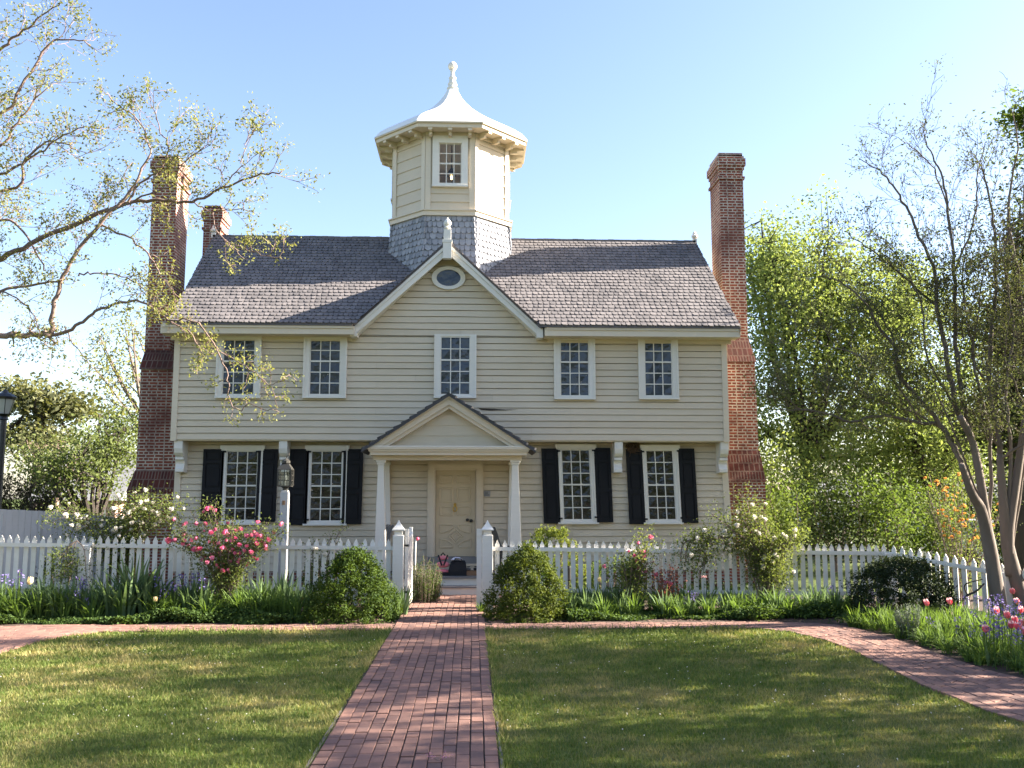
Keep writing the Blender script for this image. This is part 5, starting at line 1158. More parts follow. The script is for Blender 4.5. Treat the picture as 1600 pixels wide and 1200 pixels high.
# right crape myrtles
B1 = (8.9, 15.5, 0); B2 = (9.45, 15.6, 0)
def R1(*pts, Y0=15.5, Y1=15.): return pl(Y0, Y1, *pts)
ra = [
    (R1((1518, 770), (1500, 720), (1470, 665), (1410, 590), (1395, 540), (1365, 500), (1350, 470), (1310, 440), (1275, 430)), .05, .008, 1.),
    (R1((1500, 720), (1475, 670), (1440, 660), (1370, 650), (1330, 660), (1300, 648), (1250, 640), (1210, 640)), .036, .006, 1.1),
    (R1((1475, 672), (1420, 640), (1370, 625), (1335, 600)), .018, .006, 1.),
    (R1((1410, 590), (1395, 530), (1370, 485), (1350, 460)), .02, .006, .9),
    (R1((1520, 690), (1495, 640), (1480, 560), (1465, 480), (1462, 425), (1440, 380), (1420, 330), (1395, 290), (1370, 265), (1345, 250)), .05, .007, 1.),
    (R1((1465, 480), (1420, 440), (1380, 405), (1345, 380), (1320, 360)), .022, .006, 1.),
    (R1((1522, 700), (1500, 600), (1492, 500), (1492, 420), (1482, 330), (1470, 270), (1450, 230), (1440, 195)), .045, .006, 1.),
    (R1((1492, 420), (1510, 380), (1525, 330), (1528, 270), (1540, 220)), .022, .006, 1.),
    (R1((1482, 330), (1460, 265), (1430, 235), (1405, 215)), .015, .005, 1.),
    (R1((1534, 790), (1500, 700), (1470, 630), (1455, 590)), .022, .007, .9),
    (R1((1545, 830), (1548, 700), (1530, 600), (1512, 500), (1505, 430), (1512, 350)), .035, .006, 1.),
    (R1((1495, 640), (1450, 560), (1440, 480), (1415, 420), (1375, 370)), .022, .006, 1.),
    (R1((1440, 660), (1400, 600), (1350, 560), (1290, 540), (1240, 520)), .018, .005, 1.),
]
t, n2 = limb_tree('crape_myrtle', 'slender multi-stemmed tree with bare fan-shaped top, left of the pair at the right', B1,
    [([B1] + R1((1549, 870), (1534, 800), (1518, 770), (1502, 725), Y0=15.5), .135, .046), (R1((1549, 872), (1538, 790), (1521, 695), (1500, 650)), .085, .046)],
    ra, 'bark', 'leaf_crape', .05, 11, (.14, .14, .05), .25, 1.0, lvl=2, up=.26, wob=.22, keepn=.55)
rb = [
    (R1((1575, 830), (1590, 740), (1605, 640), (1600, 520), (1590, 420), (1575, 330), (1590, 230), (1580, 170), Y0=15.7, Y1=15.4), .06, .007, 1.),
    (R1((1568, 800), (1562, 700), (1545, 600), (1552, 500), (1556, 420), (1550, 330), (1535, 270), (1520, 240), Y0=15.7, Y1=15.4), .055, .007, 1.),
    (R1((1560, 720), (1600, 695), (1650, 680), Y0=15.6), .03, .01, .8),
    (R1((1545, 600), (1520, 560), (1530, 480), (1540, 400), Y0=15.6), .025, .006, 1.),
    (R1((1556, 420), (1580, 360), (1620, 310), Y0=15.6), .02, .006, 1.),
    (R1((1562, 700), (1530, 650), (1500, 640), (1460, 650), Y0=15.6), .02, .006, 1.),
    (R1((1605, 640), (1570, 560), (1580, 480), Y0=15.6), .02, .006, 1.),
    (R1((1580, 860), (1600, 720), (1620, 560), (1615, 430), (1600, 330), (1610, 230), Y0=15.9), .05, .007, 1.),
    (R1((1572, 830), (1580, 700), (1572, 610), (1585, 520), (1570, 420), (1555, 350), Y0=15.7), .035, .006, 1.),
]
t, n3 = limb_tree('crape_myrtle', 'dark multi-stemmed tree at the right edge with bronze leaves', B2,
    [([B2] + R1((1578, 870), (1569, 800), (1562, 710), Y0=15.7, Y1=15.6), .14, .050), (R1((1580, 900), (1576, 835), (1589, 745), (1603, 650), Y0=15.7, Y1=15.6), .10, .054)],
    rb, 'bark', 'leaf_crape', .05, 7, (.12, .12, .05), .26, 1.0, lvl=2, up=.22, wob=.22, keepn=.6)
mb = MB(); tw = thing('fallen_branch', 'curved dark dead branch lying between the fence and the trunk', 'branch', tuple(at(1500, 925, 15.3)))
mb.tube(catmull(pl(15.3, 15.3, (1502, 942), (1512, 930), (1525, 924), (1538, 912)), 4), .022, .014, 6); mb.tube(catmull(pl(15.3, 15.3, (1512, 930), (1507, 918), (1512, 911), (1535, 905)), 4), .013, .01, 6); mb.build('branch_wood', M['barkdark'], tw)

# trees just outside the picture that shade the lawn, and those behind the camera that the windows mirror
for (c1, c2, b_, lab) in ((((14.6, 8.5, 6.0), (3.6, 3.6, 3.0), 260), ((13.2, 12.2, 5.4), (2.6, 2.4, 2.6), 150), (14.5, 9.5, 0), 'broad tree just outside the right of the picture shading the lawn'),
                          (((17.5, 8.0, 9.5), (3.6, 4.2, 3.0), 260), ((17.5, 13.2, 9.0), (3.2, 2.6, 3.0), 170), (17.5, 10, 0), 'tall tree outside the right of the picture behind the broad one'),
                          (((13.0, 4.6, 5.0), (2.8, 2.6, 2.4), 150), ((16.5, 4.0, 8.6), (3.0, 2.8, 2.6), 130), (14.2, 4.4, 0), 'tree outside the right of the picture nearest the camera'),
                          (((21.5, 8.0, 11.0), (3.6, 4.0, 3.2), 230), ((21.5, 13.8, 11.2), (3.4, 3.4, 3.2), 210), (21.5, 11, 0), 'tallest and farthest tree outside the right of the picture')):
    crown_tree('shade_tree', lab, 'tree', b_, 3, .25, [c1, c2], .17, 15, .38, 'leaf_mid', 'bark', lo=.12, rough=.4, limbs=14)
for i, (x, y, r, h) in enumerate(((-15, -15, 6, 11), (-4, -19, 6, 10.5), (6.5, -17, 4, 8), (15, -14, 6.5, 12.5), (26, -10, 6, 12), (-27, -6, 7, 12))):
    crown_tree('shade_tree', 'tree standing behind the camera, mirrored in the windows', 'tree', (x, y, 0), 3, .3, [((x, y, h * .56), (r, r, h * .44), 190)], .42, 14, .8, 'leaf_dark', 'barkdark', lo=.25, rough=.35, limbs=8, group='trees behind the camera')

# ---------------------------------------------------------------- shrubs and flowers by the fence
def sb(label, px0, px1, pyt, Y, n, leaf, lm, cone, peakpx=None, ry=None, name='boxwood_bush', cat='bush', **kw):
    a, b = at(px0, 930, Y).x, at(px1, 930, Y).x; c = (a + b) / 2; h = at((px0 + px1) / 2, pyt, Y).z; pk = (at(peakpx, pyt, Y).x - c, 0) if peakpx else (0, 0)
    return bush(name, label, cat, (c, Y, 0), ((b - a) / 2 * 1.06, ry or (b - a) / 2), h, n, leaf, lm, cone=cone, peak=pk, **kw)
sb('green pointed boxwood bush left of the gate', 487, 622, 862, 16.35, 17000, .046, 'leaf_box', .5, 553, inner=.6, stems=False)
sb('rounded boxwood bush with yellowish top right of the gate', 762, 882, 856, 16.35, 17000, .046, 'leaf_boxr', .5, 822, inner=.6, stems=False)
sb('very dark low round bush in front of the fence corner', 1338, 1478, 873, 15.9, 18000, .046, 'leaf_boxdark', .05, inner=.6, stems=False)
sb('olive green shrub between the right porch column and the fence', 812, 914, 824, 19.2, 8000, .055, 'leaf_boxlight', .1, inner=.6)
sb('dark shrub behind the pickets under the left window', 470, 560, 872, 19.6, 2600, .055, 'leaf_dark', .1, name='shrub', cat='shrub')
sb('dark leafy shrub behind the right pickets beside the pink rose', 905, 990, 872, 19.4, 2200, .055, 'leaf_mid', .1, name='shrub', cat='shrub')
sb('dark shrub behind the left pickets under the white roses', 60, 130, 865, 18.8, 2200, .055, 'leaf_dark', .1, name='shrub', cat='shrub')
b = at(663, 930, 18.95); t = thing('rosemary_bush', 'feathery green rosemary bush beside the porch steps', 'bush', (b.x, 18.95, 0)); mb = MB(); C = []; N_ = []
for i in range(170):
    a = rng.uniform(0, 6.28); r = .30 * math.sqrt(rng.random()); p = Vector((b.x + r * math.cos(a), 18.95 + r * math.sin(a), 0)); q = p + Vector((.09 * math.cos(a), .09 * math.sin(a), rng.uniform(.55, 1.0) * (1 - .35 * r / .3))); mb.tube([p, q], .006, .003, 3)
    for k in range(34): f = .1 + .9 * rng.random(); C.append(tuple(p.lerp(q, f) + rvec(.018)))
mb.build('stems', M['twig'], t); link('foliage', leaves('foliage', C, .06, M['leaf_rosemary'], .2, droop=-.9), t)
b = gp(1428, 1000); t = thing('lavender_plant', 'silvery grey lavender plant at the edge of the curved path', 'plant', (b.x, b.y + .15, 0)); mb = MB(); C = []
for i in range(60):
    a = rng.uniform(0, 6.28); r = .16 * math.sqrt(rng.random()); p = Vector((b.x + r * math.cos(a) * .6, b.y + .15 + r * math.sin(a) * .6, 0)); q = p + Vector((.10 * math.cos(a), .10 * math.sin(a), rng.uniform(.3, .52))); mb.tube([p, q], .005, .003, 3)
    for k in range(26): C.append(tuple(p.lerp(q, .05 + .95 * rng.random()) + rvec(.014)))
mb.build('stems', M['leaf_silver'], t); link('foliage', leaves('foliage', C, .05, M['leaf_silver'], .25, droop=-.8), t)

# roses
def cn(Y, *pts): return [at(x, y, Y + dy) for x, y, dy in [(*p, 0) if len(p) == 2 else p for p in pts]]
RB = at(352, 950, 16.8); rb0 = (RB.x, 16.8, 0); cs = []
for i in range(24):
    tx = rng.uniform(268, 448); ty = lerp(785, 835, abs(tx - 330) / 140) + rng.uniform(0, 45); dy = rng.uniform(-.25, .3)
    cs.append([Vector(rb0) + rvec(.05) * 1.0, at(352 + (tx - 352) * .35, 880, 16.8 + dy * .6), at(352 + (tx - 352) * .8, lerp(880, ty, .75), 16.8 + dy), at(tx, ty, 16.8 + dy)])
cs = [[Vector((c[0].x, c[0].y, 0))] + c[1:] for c in cs]
rose('large rose bush covered in pink blossoms in front of the left fence', rb0, cs, 7500, (('pink', 78, lambda p: p.z > .95), ('palepink', 25, lambda p: p.z > .7)), crad=.08)
wb = at(186, 930, 17.75); W0 = Vector((wb.x, 17.75, 0)); cs = []
for i in range(16):
    tx = rng.uniform(75, 290); ty = 790 + .0011 * (tx - 200) ** 2 + rng.uniform(-12, 45); dy = rng.uniform(-.2, .25); cs.append([W0 + Vector((rng.uniform(-.1, .1), 0, 0)), at(186 + (tx - 186) * .3, 845, 17.7), at(186 + (tx - 186) * .75, min(ty, 810), 17.7 + dy), at(tx, ty, 17.6 + dy)])
for i in range(5): tx = rng.uniform(85, 135); cs.append([at(120, 845, 17.35), at(tx, 860, 17.3), at(tx + rng.uniform(-8, 8), 905, 17.3)])
rose('white climbing rose spilling over the left fence', tuple(W0), cs, 10000, (('whitepetal', 80, lambda p: p.z > 1.1),), crad=.10)
cs = []
for i in range(9): tx = rng.uniform(180, 225); ty = rng.uniform(785, 880); cs.append([W0 + Vector((.1, .25, 0)), at(195, 830, 17.9), at(tx, ty, 17.95)])
rose('dense white rose standing behind the fence beside the chimney', tuple(W0 + Vector((.15, .25, 0))), cs, 1200, (('whitepetal', 90, lambda p: p.z > .9),), crad=.09)
pb = at(985, 935, 16.9); B0 = Vector((pb.x, 16.9, 0)); cs = []
for i in range(17): tx = rng.uniform(945, 1028); ty = rng.uniform(828, 900); dy = rng.uniform(-.2, .25); cs.append([B0 + Vector((rng.uniform(-.08, .08), 0, 0)), at(985 + (tx - 985) * .5, 890, 16.9 + dy), at(tx, ty, 16.9 + dy)])
rose('thin rose bush with a few pink blossoms in front of the right fence', tuple(B0), cs, 3600, (('pink', 9, lambda p: p.z > 1.), ('palepink', 6, lambda p: p.z > .6)), crad=.09)
wb = at(1200, 930, 17.15); W1 = Vector((wb.x, 17.15, 0)); cs = []
for i in range(17):
    tx = rng.uniform(1085, 1265); ty = 770 + .0035 * (tx - 1180) ** 2 + rng.uniform(0, 60); dy = rng.uniform(-.25, .3); cs.append([W1 + Vector((rng.uniform(-.15, .15), 0, 0)), at(1200 + (tx - 1200) * .25 + rng.uniform(-12, 12), 860, 17.15 + dy * .5), at(1200 + (tx - 1200) * .8, ty + 15, 17.15 + dy), at(tx, ty, 17.15 + dy)])
for i in range(5): tx = rng.uniform(1050, 1100); cs.append([at(1140, 840, 17.1), at(tx + 10, 845, 17.0), at(tx, rng.uniform(870, 905), 17.)])
rose('white rose bush arching over the right fence by the chimney', tuple(W1), cs, 11000, (('whitepetal', 48, lambda p: p.z > .6),), crad=.11, sr=.013)
vb = at(500, 925, 17.8); cs = [[Vector((vb.x + dx, 17.7, 0)), at(x0, 880, 17.6), at(x1, y1, 17.5)] for dx, x0, x1, y1 in ((0, 490, 487, 850), (.1, 500, 520, 835), (-.1, 485, 470, 860), (.2, 510, 532, 828), (0, 492, 490, 880))]
rose('small climbing rose with single pale blossoms on the fence beside the left boxwood', (vb.x, 17.7, 0), cs, 500, (('whitepetal', 7, lambda p: p.z > .8),), crad=.07)
ab = at(1500, 900, 17.6); A0 = Vector((ab.x, 17.6, 0)); cs = []
for i in range(22): tx = rng.uniform(1440, 1600); ty = rng.uniform(740, 840); dy = rng.uniform(-.4, .4); cs.append([A0 + rvec(.08), at(1500 + (tx - 1500) * .5, 850, 17.6 + dy), at(tx, ty, 17.6 + dy)])
cs = [[Vector((c[0].x, c[0].y, 0))] + c[1:] for c in cs]
t = rose('loose azalea with orange flower clusters behind the fence at the right', tuple(A0), cs, 3600, (('orange', 95, lambda p: p.z > 1.3),), lm='leaf_rose', crad=.12, name='azalea_bush')
for o in t.children:
    if o.name.startswith('blossom'): o.scale = [q * .62 for q in o.scale]; o.scale.z *= .6; t['category'] = 'azalea'
rbd = at(1040, 930, 16.9); cs = [[Vector((rbd.x + rng.uniform(-.1, .1), 16.9, 0)), at(rng.uniform(1025, 1055), rng.uniform(888, 915), 16.85)] for _ in range(12)]
t = rose('small reddish leaved plant beside the thin pink rose', (rbd.x, 16.9, 0), cs, 500, (('palepink', 3, lambda p: True),), lm='redleaf', crad=.06, name='red_plant'); t['category'] = 'plant'

# leaf clumps
def blade_mesh(nm, n, h, wd, spread, arch, mat, fan=False):
    V = []; F = []; R_ = []
    for i in range(n):
        a = rng.uniform(0, 6.28) if not fan else rng.choice((0, math.pi)) + rng.gauss(0, .35); r0 = rng.uniform(0, spread * .45); hh = h * rng.uniform(.6, 1.12); out = rng.uniform(.15, 1.) * arch; c, s = math.cos(a), math.sin(a); tw = rng.uniform(-.8, .8)
        sx, sy = -math.sin(a + tw), math.cos(a + tw); b = len(V); K = 5
        for k in range(K + 1):
            f = k / K; rr = r0 + out * hh * f ** 1.7; z = hh * (f - .55 * out * f ** 3); w_ = wd * (1 - f ** 2.2) * (.75 + .5 * f) + .001
            for q in (-1, 1): V.append((c * rr + sx * w_ * q, s * rr + sy * w_ * q, z))
        for k in range(K): j = b + 2 * k; F.append((j, j + 1, j + 3, j + 2)); R_.append(((i * 37) % 100) / 100)
    me = bpy.data.meshes.new(nm); me.from_pydata(V, [], F); finish(me, mat, R_); return me
IR = [blade_mesh('iris_clump', 26, .62, .021, .26, .5, M['leaf_blue']) for _ in range(3)]
DL = [blade_mesh('daylily_clump', 46, .46, .012, .26, .85, M['leaf_blade']) for _ in range(4)]
DK = [blade_mesh('bulb_foliage', 60, .40, .006, .26, .6, M['leaf_blade']) for _ in range(3)]
TL = [blade_mesh('grass_clump', 40, .34, .008, .18, 1.15, M['leaf_blade']) for _ in range(2)]
def clump(name, ms, x, y, s, label, cat, group):
    o = bpy.data.objects.new(name, rng.choice(ms)); COL.objects.link(o); o.location = (x, y, -.01); o.rotation_euler = (rng.uniform(-.08, .08), rng.uniform(-.08, .08), rng.uniform(0, 6.28)); s *= rng.uniform(.82, 1.18); o.scale = (s, s, s * rng.uniform(.9, 1.12))
    return setp(o, label, cat, group)
Lab = {'iL': ('clump of upright blue-green iris leaves in the bed along the left fence', 'iris', 'iris clumps along the left fence'), 'dL': ('clump of arching green daylily leaves in the left flower bed', 'daylily', 'daylily clumps in the left bed'),
       'iR': ('clump of upright iris leaves in the bed along the right fence', 'iris', 'iris clumps along the right fence'), 'dR': ('clump of arching daylily leaves in the bed along the right fence', 'daylily', 'daylily clumps in the right bed'),
       'bR': ('clump of fine leaves in the flower bed outside the curved path', 'bulb plant', 'leaf clumps beside the curved path'), 'gR': ('grassy clump spilling over the edge of the curved path', 'grass clump', 'grassy clumps at the curved path')}
def xat(px, Y): return at(px, 900, Y).x
for i in range(64):
    px = rng.uniform(-30, 480); Y = rng.uniform(16.25, 17.15); clump('daylily_clump', DL, xat(px, Y), Y, 1.2, *Lab['dL'])
for i in range(52):
    px = rng.choice((rng.uniform(150, 260), rng.uniform(395, 500), rng.uniform(-20, 150), rng.uniform(260, 330))); Y = rng.uniform(16.5, 17.2); clump('iris_clump', IR, xat(px, Y), Y, 1.6 if 170 < px < 252 else 1.1, *Lab['iL'])
for px, Y in ((618, 16.7), (630, 16.9), (612, 16.5), (608, 17.1)): clump('iris_clump', IR, xat(px, Y), Y, .85, 'clump of sword leaves between the left boxwood and the gate', 'iris', 'sword leaves beside the gate')
clump('daylily_clump', DL, xat(752, 17.25), 17.25, .75, 'small leafy weed at the foot of the right gate post', 'weed', None)
for i in range(40):
    px = rng.uniform(885, 1335); Y = rng.uniform(16.25, 17.1); clump('daylily_clump', DL, xat(px, Y), Y, 1.0, *Lab['dR'])
for i in range(44):
    px = rng.uniform(885, 1330); Y = rng.uniform(16.3, 17.2); clump('iris_clump', IR, xat(px, Y), Y, .82, *Lab['iR'])
def bedx(y):   # outer edge of the curved path at depth y
    pts = sorted([(p[1], p[0]) for p in OUTER]); 
    for (ya, xa), (yb, xb) in zip(pts[:-1], pts[1:]):
        if ya <= y <= yb: return lerp(xa, xb, (y - ya) / max(1e-6, yb - ya))
    return pts[0][1] if y < pts[0][0] else pts[-1][1]
for i in range(110):
    y = rng.uniform(9.6, 15.4); x = bedx(y) + .25 + rng.random() ** 1.2 * 2.6
    if x > .64 * y + .5: continue
    if abs(x - B1[0]) < .25 and abs(y - B1[1]) < .4: continue
    clump('bulb_foliage', DK if rng.random() < .75 else DL, x, y, 1.0, *Lab['bR'])
for i in range(30):
    y = rng.uniform(9.4, 15.2); clump('grass_clump', TL, bedx(y) + rng.uniform(.12, .4), y, .85, *Lab['gR'])
# low ground cover
def cover(name, label, fx, n, zmax, leaf, lm):
    P = []
    while len(P) < n:
        x, y = fx(); y += .12 * math.sin(x * 2.3) + .07 * math.sin(x * 5.9 + 1) + .05; h = zmax * (.75 + .35 * math.sin(x * 1.3 + .6)) * (.35 + .35 * rng.random() + .4 * math.sin(x * 3.1 + 2 * math.sin(y * 4)) * math.sin(y * 5 + x * 1.3)); P.append((x, y, max(.01, rng.random() ** .6 * h)))
    o = link(name, leaves(name, np.array(P), leaf, M[lm], .65, flat=.35)); setp(o, label, 'ground cover', kind='stuff')
cover('ground_cover', 'low dark green ground cover along the front edge of the left bed', lambda: (rng.uniform(-9.6, xat(478, 16.2)), 15.80 + abs(rng.gauss(0, .35)) + .10 * rng.random()), 26000, .30, .05, 'leaf_ivy')
cover('ground_cover', 'low green ground cover along the front edge of the right bed', lambda: (rng.uniform(xat(885, 16.2), xat(1340, 16.2)), 15.92 + abs(rng.gauss(0, .4)) + .16 * rng.random()), 20000, .26, .05, 'leaf_ivy')
cover('ground_cover', 'sparse green ground cover between the leaf clumps of the right corner bed', lambda: (lambda y: (bedx(y) + .12 + rng.random() * 3.2, y))(rng.uniform(9.5, 15.6)), 9000, .20, .05, 'leaf_ivy')
cover('ground_cover', 'dark green plants behind the picket fence at the foot of the house', lambda: (rng.choice((rng.uniform(-7, -2.4), rng.uniform(1.3, 6.2))), rng.uniform(18.2, 21.2)), 9000, .35, .07, 'leaf_dark')
def litter():
    V = []; mbx = MB()
    for i in range(900):
        px = rng.choice((rng.uniform(480, 640), rng.uniform(752, 900), rng.uniform(1000, 1250))); Y = rng.uniform(15.72, 16.4); x = xat(px, Y); c = Vector((x, Y, .006 + .01 * rng.random())); a = rng.uniform(0, 6.28); u = Vector((math.cos(a), math.sin(a), rng.uniform(-.3, .3))) * rng.uniform(.012, .03); v = Vector((-math.sin(a), math.cos(a), 0)) * rng.uniform(.005, .012)
        mbx.add([c - u - v, c + u - v, c + u + v, c - u + v], [(0, 1, 2, 3)])
    o = mbx.build('mulch_chips', M['mulch']); setp(o, 'loose brown mulch chips on the bed edge beside the boxwoods', 'mulch', kind='stuff')
litter()

# flowers
def tulip_mesh():
    A = MB(); Bm = MB()
    for k in range(6):
        a = k * math.pi / 3 + .1; r = .030 if k % 2 else .026; c, s = math.cos(a), math.sin(a); t = Vector((-s, c, 0)); o_ = Vector((c, s, 0))
        fl_ = rng.uniform(.8, 1.25); rows = [(0, .007, .010), (.02, r * .8, .021), (.045, r * .92, .0235), (.066, r * .85 * fl_, .017), (.078, r * .78 * fl_, .009), (.088, r * .68 * fl_, .002)]
        for q, (m, i0, i1) in enumerate(((A, 0, 4), (Bm, 3, 6))):
            rr = rows[i0:i1]; vs = []
            for z, ro, w_ in rr: vs += [o_ * ro + t * w_ + Vector((0, 0, z)), o_ * (ro + .006) + Vector((0, 0, z)), o_ * ro - t * w_ + Vector((0, 0, z))]
            fs = []
            for j in range(len(rr) - 1): b = 3 * j; fs += [(b, b + 1, b + 4, b + 3), (b + 1, b + 2, b + 5, b + 4)]
            m.add(vs, fs)
    return A, Bm
A_, B_ = tulip_mesh(); TUL = (A_.mesh('petals', M['tulip']), B_.mesh('petal_tips', M['tuliptip'])); TULY = (A_.mesh('petals', M['yellowpetal']), B_.mesh('petal_tips', M['yellowpetal']))
def stem_mesh(h):
    m = MB(); m.tube([(0, 0, 0), (.006, 0, h * .5), (0, 0, h)], .005, .004, 5); return m.mesh('stem', M['leaf_blade'])
LEAF1 = blade_mesh('leaf', 3, .26, .022, .03, .45, M['leaf_blue'])
def tulip(px, py, Y, label, group=None, mats=TUL, s=1.18, tilt=.3):
    p = at(px, py, Y); h = max(.2, p.z - .045 * s); t = thing('tulip', label, 'tulip', (p.x, Y, 0), group)
    for nm, me, z in (('stem', stem_mesh(h), 0), ('leaf', LEAF1, 0)): o = bpy.data.objects.new(nm, me); COL.objects.link(o); o.parent = t; o.location = (0, 0, z); o.rotation_euler.z = rng.uniform(0, 6)
    f = bpy.data.objects.new('petals', mats[0]); COL.objects.link(f); f.parent = t; f.location = (0, 0, h); f.scale = (s, s, s); f.rotation_euler = (rng.uniform(-tilt, tilt), rng.uniform(-tilt, tilt), rng.uniform(0, 6)); 
    f2 = bpy.data.objects.new('petal_tips', mats[1]); COL.objects.link(f2); f2.parent = f
def ytulip(px, py): # depth at which the flower shows at this height and still stands in the bed
    d = ray(px, py)
    for k in range(30):
        Y = min(15.5, (EYE - (.50 - .011 * k)) / -d[2] * d[1])
        if d[0] / d[1] * Y > bedx(Y) + .2: break
    return Y
for px, py, lab, g_ in ((1449, 941, 'red and cream tulip below the dark round bush, left of the pair', None), (1485, 939, 'red and cream tulip below the fence end, right of the pair', None), (1541, 982, 'red tulip leaning open at the front of the right corner bed', None),
        (1583, 923, 'small pink tulip high at the right edge near the trunks', None), (1591, 939, 'pink tulip just below the small one at the right edge', None)):
    tulip(px, py, ytulip(px, py), lab, g_)
for px, py in ((1556, 953), (1575, 960), (1587, 968), (1597, 973), (1594, 952), (1600, 985), (1580, 975), (1590, 978)): tulip(px, py, ytulip(px, py), 'pink and white tulip in the crowded group at the right edge', 'tulips crowded at the right edge')
tulip(46, 907, 16.5, 'pale yellow tulip in front of the fence at the far left', None, TULY, 1.5); tulip(243, 936, 16.3, 'small pale yellow tulip low in the left bed', None, TULY, 1.); tulip(936, 905 - 0, 16.6, 'pale tulip beside the thin pink rose', None, TULY, 1.); tulip(1100, 905, 16.7, 'white tulip in the bed below the white rose', None, (TUL[1], TUL[1]), 1.5)
def bell_mesh(seed):
    r = random.Random(seed); V = []; F = []
    for i in range(20):
        f = r.random(); z = .30 + .13 * f; a = r.uniform(0, 6.28); c = Vector((math.cos(a) * .045 * (1.1 - f * .5), math.sin(a) * .045 * (1.1 - f * .5), z)); d = Vector((r.gauss(0, 1), r.gauss(0, 1), r.gauss(0, 1))).normalized() * .013; e = d.orthogonal().normalized() * .009
        b = len(V); V += [tuple(c - d), tuple(c + e), tuple(c + d), tuple(c - e)]; F.append((b, b + 1, b + 2, b + 3))
    me = bpy.data.meshes.new('florets'); me.from_pydata(V, [], F); finish(me, M['purple'], [r.random() for _ in F]); return me
BELL = [bell_mesh(k) for k in range(4)]; BST = stem_mesh(.42)
def bell(x, y, s, label, group):
    t = thing('bluebell', label, 'bluebell', (x, y, 0), group)
    for nm, me in (('stem', BST), ('florets', rng.choice(BELL))): o = bpy.data.objects.new(nm, me); COL.objects.link(o); o.parent = t; o.scale = (s, s, s); o.rotation_euler = (0, 0, rng.uniform(0, 6))
for px, py in ((130, 912), (128, 916), (120, 928), (103, 935), (124, 908), (135, 938), (265, 915), (255, 926), (270, 922), (262, 930), (278, 918), (8, 905), (30, 900), (285, 905), (305, 903), (245, 908), (315, 910)):
    Y = rng.uniform(16.25, 16.6); p = at(px, py, Y); bell(p.x, Y, max(.5, p.z / .38), 'violet bluebell among the leaves of the left bed', 'bluebells in the left bed')
for i in range(44):
    px = rng.choice((rng.uniform(1495, 1600), rng.uniform(1400, 1600), rng.gauss(1570, 25))); py = rng.uniform(928, 1000)
    if px > 1602: continue
    Y = ytulip(px, py) + rng.uniform(0, .3); p = at(px, py, Y)
    if p.x < bedx(Y) + .15: continue
    bell(p.x, Y, min(1.4, max(.5, p.z / .38)), 'violet bluebell in the right corner bed beside the tulips', 'bluebells in the right corner bed')
for px, py in ((1078, 928), (1082, 934), (1088, 930), (1070, 936), (1300, 920), (1330, 918), (1360, 925), (1345, 930), (1230, 925)):
    Y = 16.3; p = at(px, py, Y); bell(p.x, Y, max(.6, p.z / .38), 'violet bluebell in the bed along the right fence', 'bluebells along the right fence')
p = gp(685, 1192); t = thing('blossom_twig', 'fallen twig with small magenta blossoms lying on the brick walk', 'twig', tuple(p)); mb = MB(); P = []
for a, l in ((.4, .12), (1.2, .14), (2.2, .13), (2.9, .10), (-.3, .07)): q = p + Vector((math.cos(a) * l, math.sin(a) * l, .03)); mb.tube([p + Vector((0, 0, .015)), p.lerp(q, .5) + Vector((0, 0, .025)), q], .0025, .0015, 4); P += [p.lerp(q, f) + Vector((0, 0, .02)) for f in (.4, .6, .75, .9, 1.)]
mb.build('twig_stem', M['barkred'], t); link('petals', leaves('petals', cluster_pts(P, 4, .008), .010, M['fallen'], .7), t)

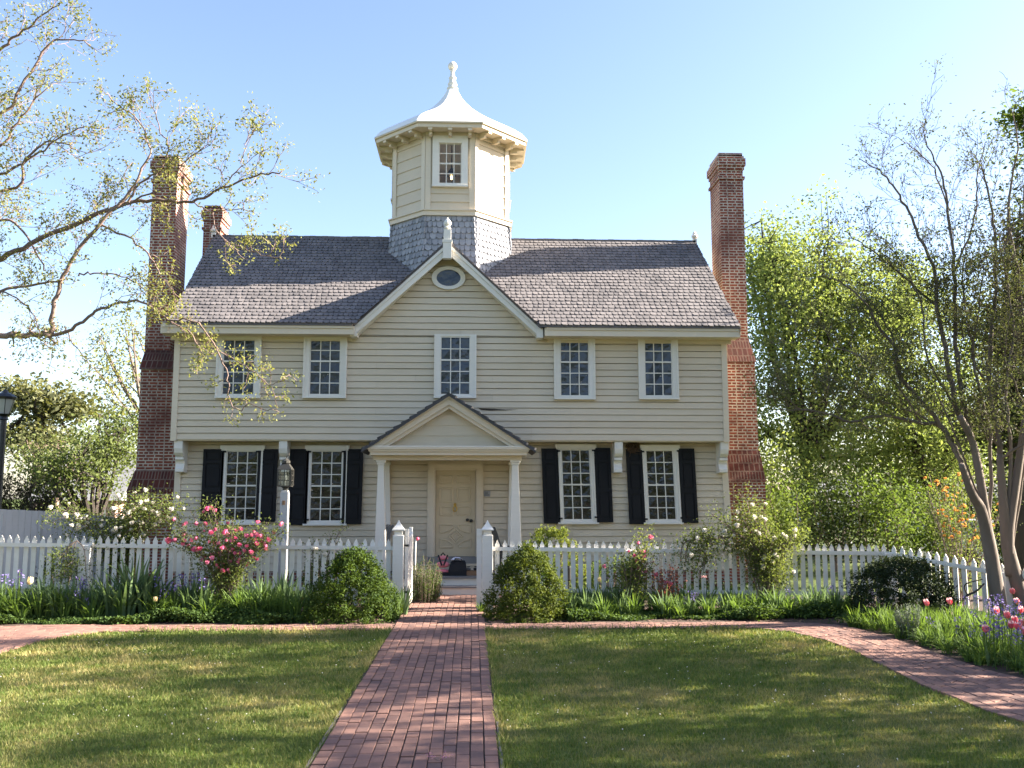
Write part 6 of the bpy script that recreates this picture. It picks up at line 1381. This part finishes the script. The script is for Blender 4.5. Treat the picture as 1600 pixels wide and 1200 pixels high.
# ---------------------------------------------------------------- behind the fences: car, houses
def car(px0, px1, pyb, Y, label):
    a, b = at(px0, pyb, Y).x, at(px1, pyb, Y).x; L = b - a; z0 = 0; W = 1.75; t = thing('parked_car', label, 'car', ((a + b) / 2, Y, 0)); s = L / 4.4
    side = [(0, .32), (.05, .62), (.55, .78), (1.05, .86), (1.55, 1.28), (1.9, 1.42), (2.9, 1.43), (3.45, 1.30), (3.95, .92), (4.3, .84), (4.4, .55), (4.36, .32)]
    mb = MB(); P = [(a + x * s, z) for x, z in side]; mb.prism(P, Y, Y + W); mb.build('body', M['carpaint'], t, bevel=.06)
    mb = MB(); G_ = [(1.2, .9), (1.62, 1.24), (1.95, 1.36), (2.35, 1.37), (2.35, .9)]; H_ = [(2.45, .9), (2.45, 1.37), (2.88, 1.36), (3.35, 1.25), (3.75, .92)]
    for q in (G_, H_): mb.prism([(a + x * s, z) for x, z in q][::-1], Y - .012, Y + .02)
    mb.build('side_window', M['carglass'], t)
    for x in (.85, 3.5):
        mb = MB(); n = 20; c = a + x * s
        for y0 in (Y - .02, Y + W - .2): mb = MB(); mb.prism([(c + .33 * math.cos(2 * math.pi * k / n), .33 + .33 * math.sin(2 * math.pi * k / n)) for k in range(n)], y0, y0 + .22); mb.build('wheel', M['tyre'], t)
car(1482, 1640, 890, 26, 'silver white parked car glinting behind the fence at the right')
def far_house(px0, px1, pyt, Y, label, wall, roof, ridge=1.6):
    a, b = at(px0, 760, Y).x, at(px1, 760, Y).x; h = at((px0 + px1) / 2, pyt, Y).z; t = thing('far_house', label, 'house', ((a + b) / 2, Y, 0)); mb = MB(); mb.box(a, b, Y, Y + 7, 0, h); mb.build('wall', M[wall], t, uvbox=True)
    mb = MB(); mb.prismx([(Y - .4, h), (Y + 7.4, h), (Y + 3.5, h + ridge * 1.8)], a - .4, b + .4); mb.build('roof', M[roof], t)
    n = max(2, int((b - a) / 2.4))
    for i in range(n):
        x = lerp(a, b, (i + .5) / n); mb = MB(); mb.box(x - .55, x + .55, Y - .04, Y - .003, h * .35, h * .8); o = mb.build('window', M['trim'], t); mb = MB(); mb.box(x - .42, x + .42, Y - .05, Y - .041, h * .4, h * .77); mb.build('pane', M['pane_low'], o)
far_house(60, 182, 782, 52, 'distant brick house seen between the trunks left of the chimney', 'farbrick', 'greyroof')
far_house(1455, 1640, 800, 48, 'grey house glimpsed through the trees behind the car', 'boardfence', 'greyroof', 1.)
far_house(1290, 1400, 790, 60, 'distant grey house almost hidden by the shrubs', 'boardfence', 'greyroof', 1.)
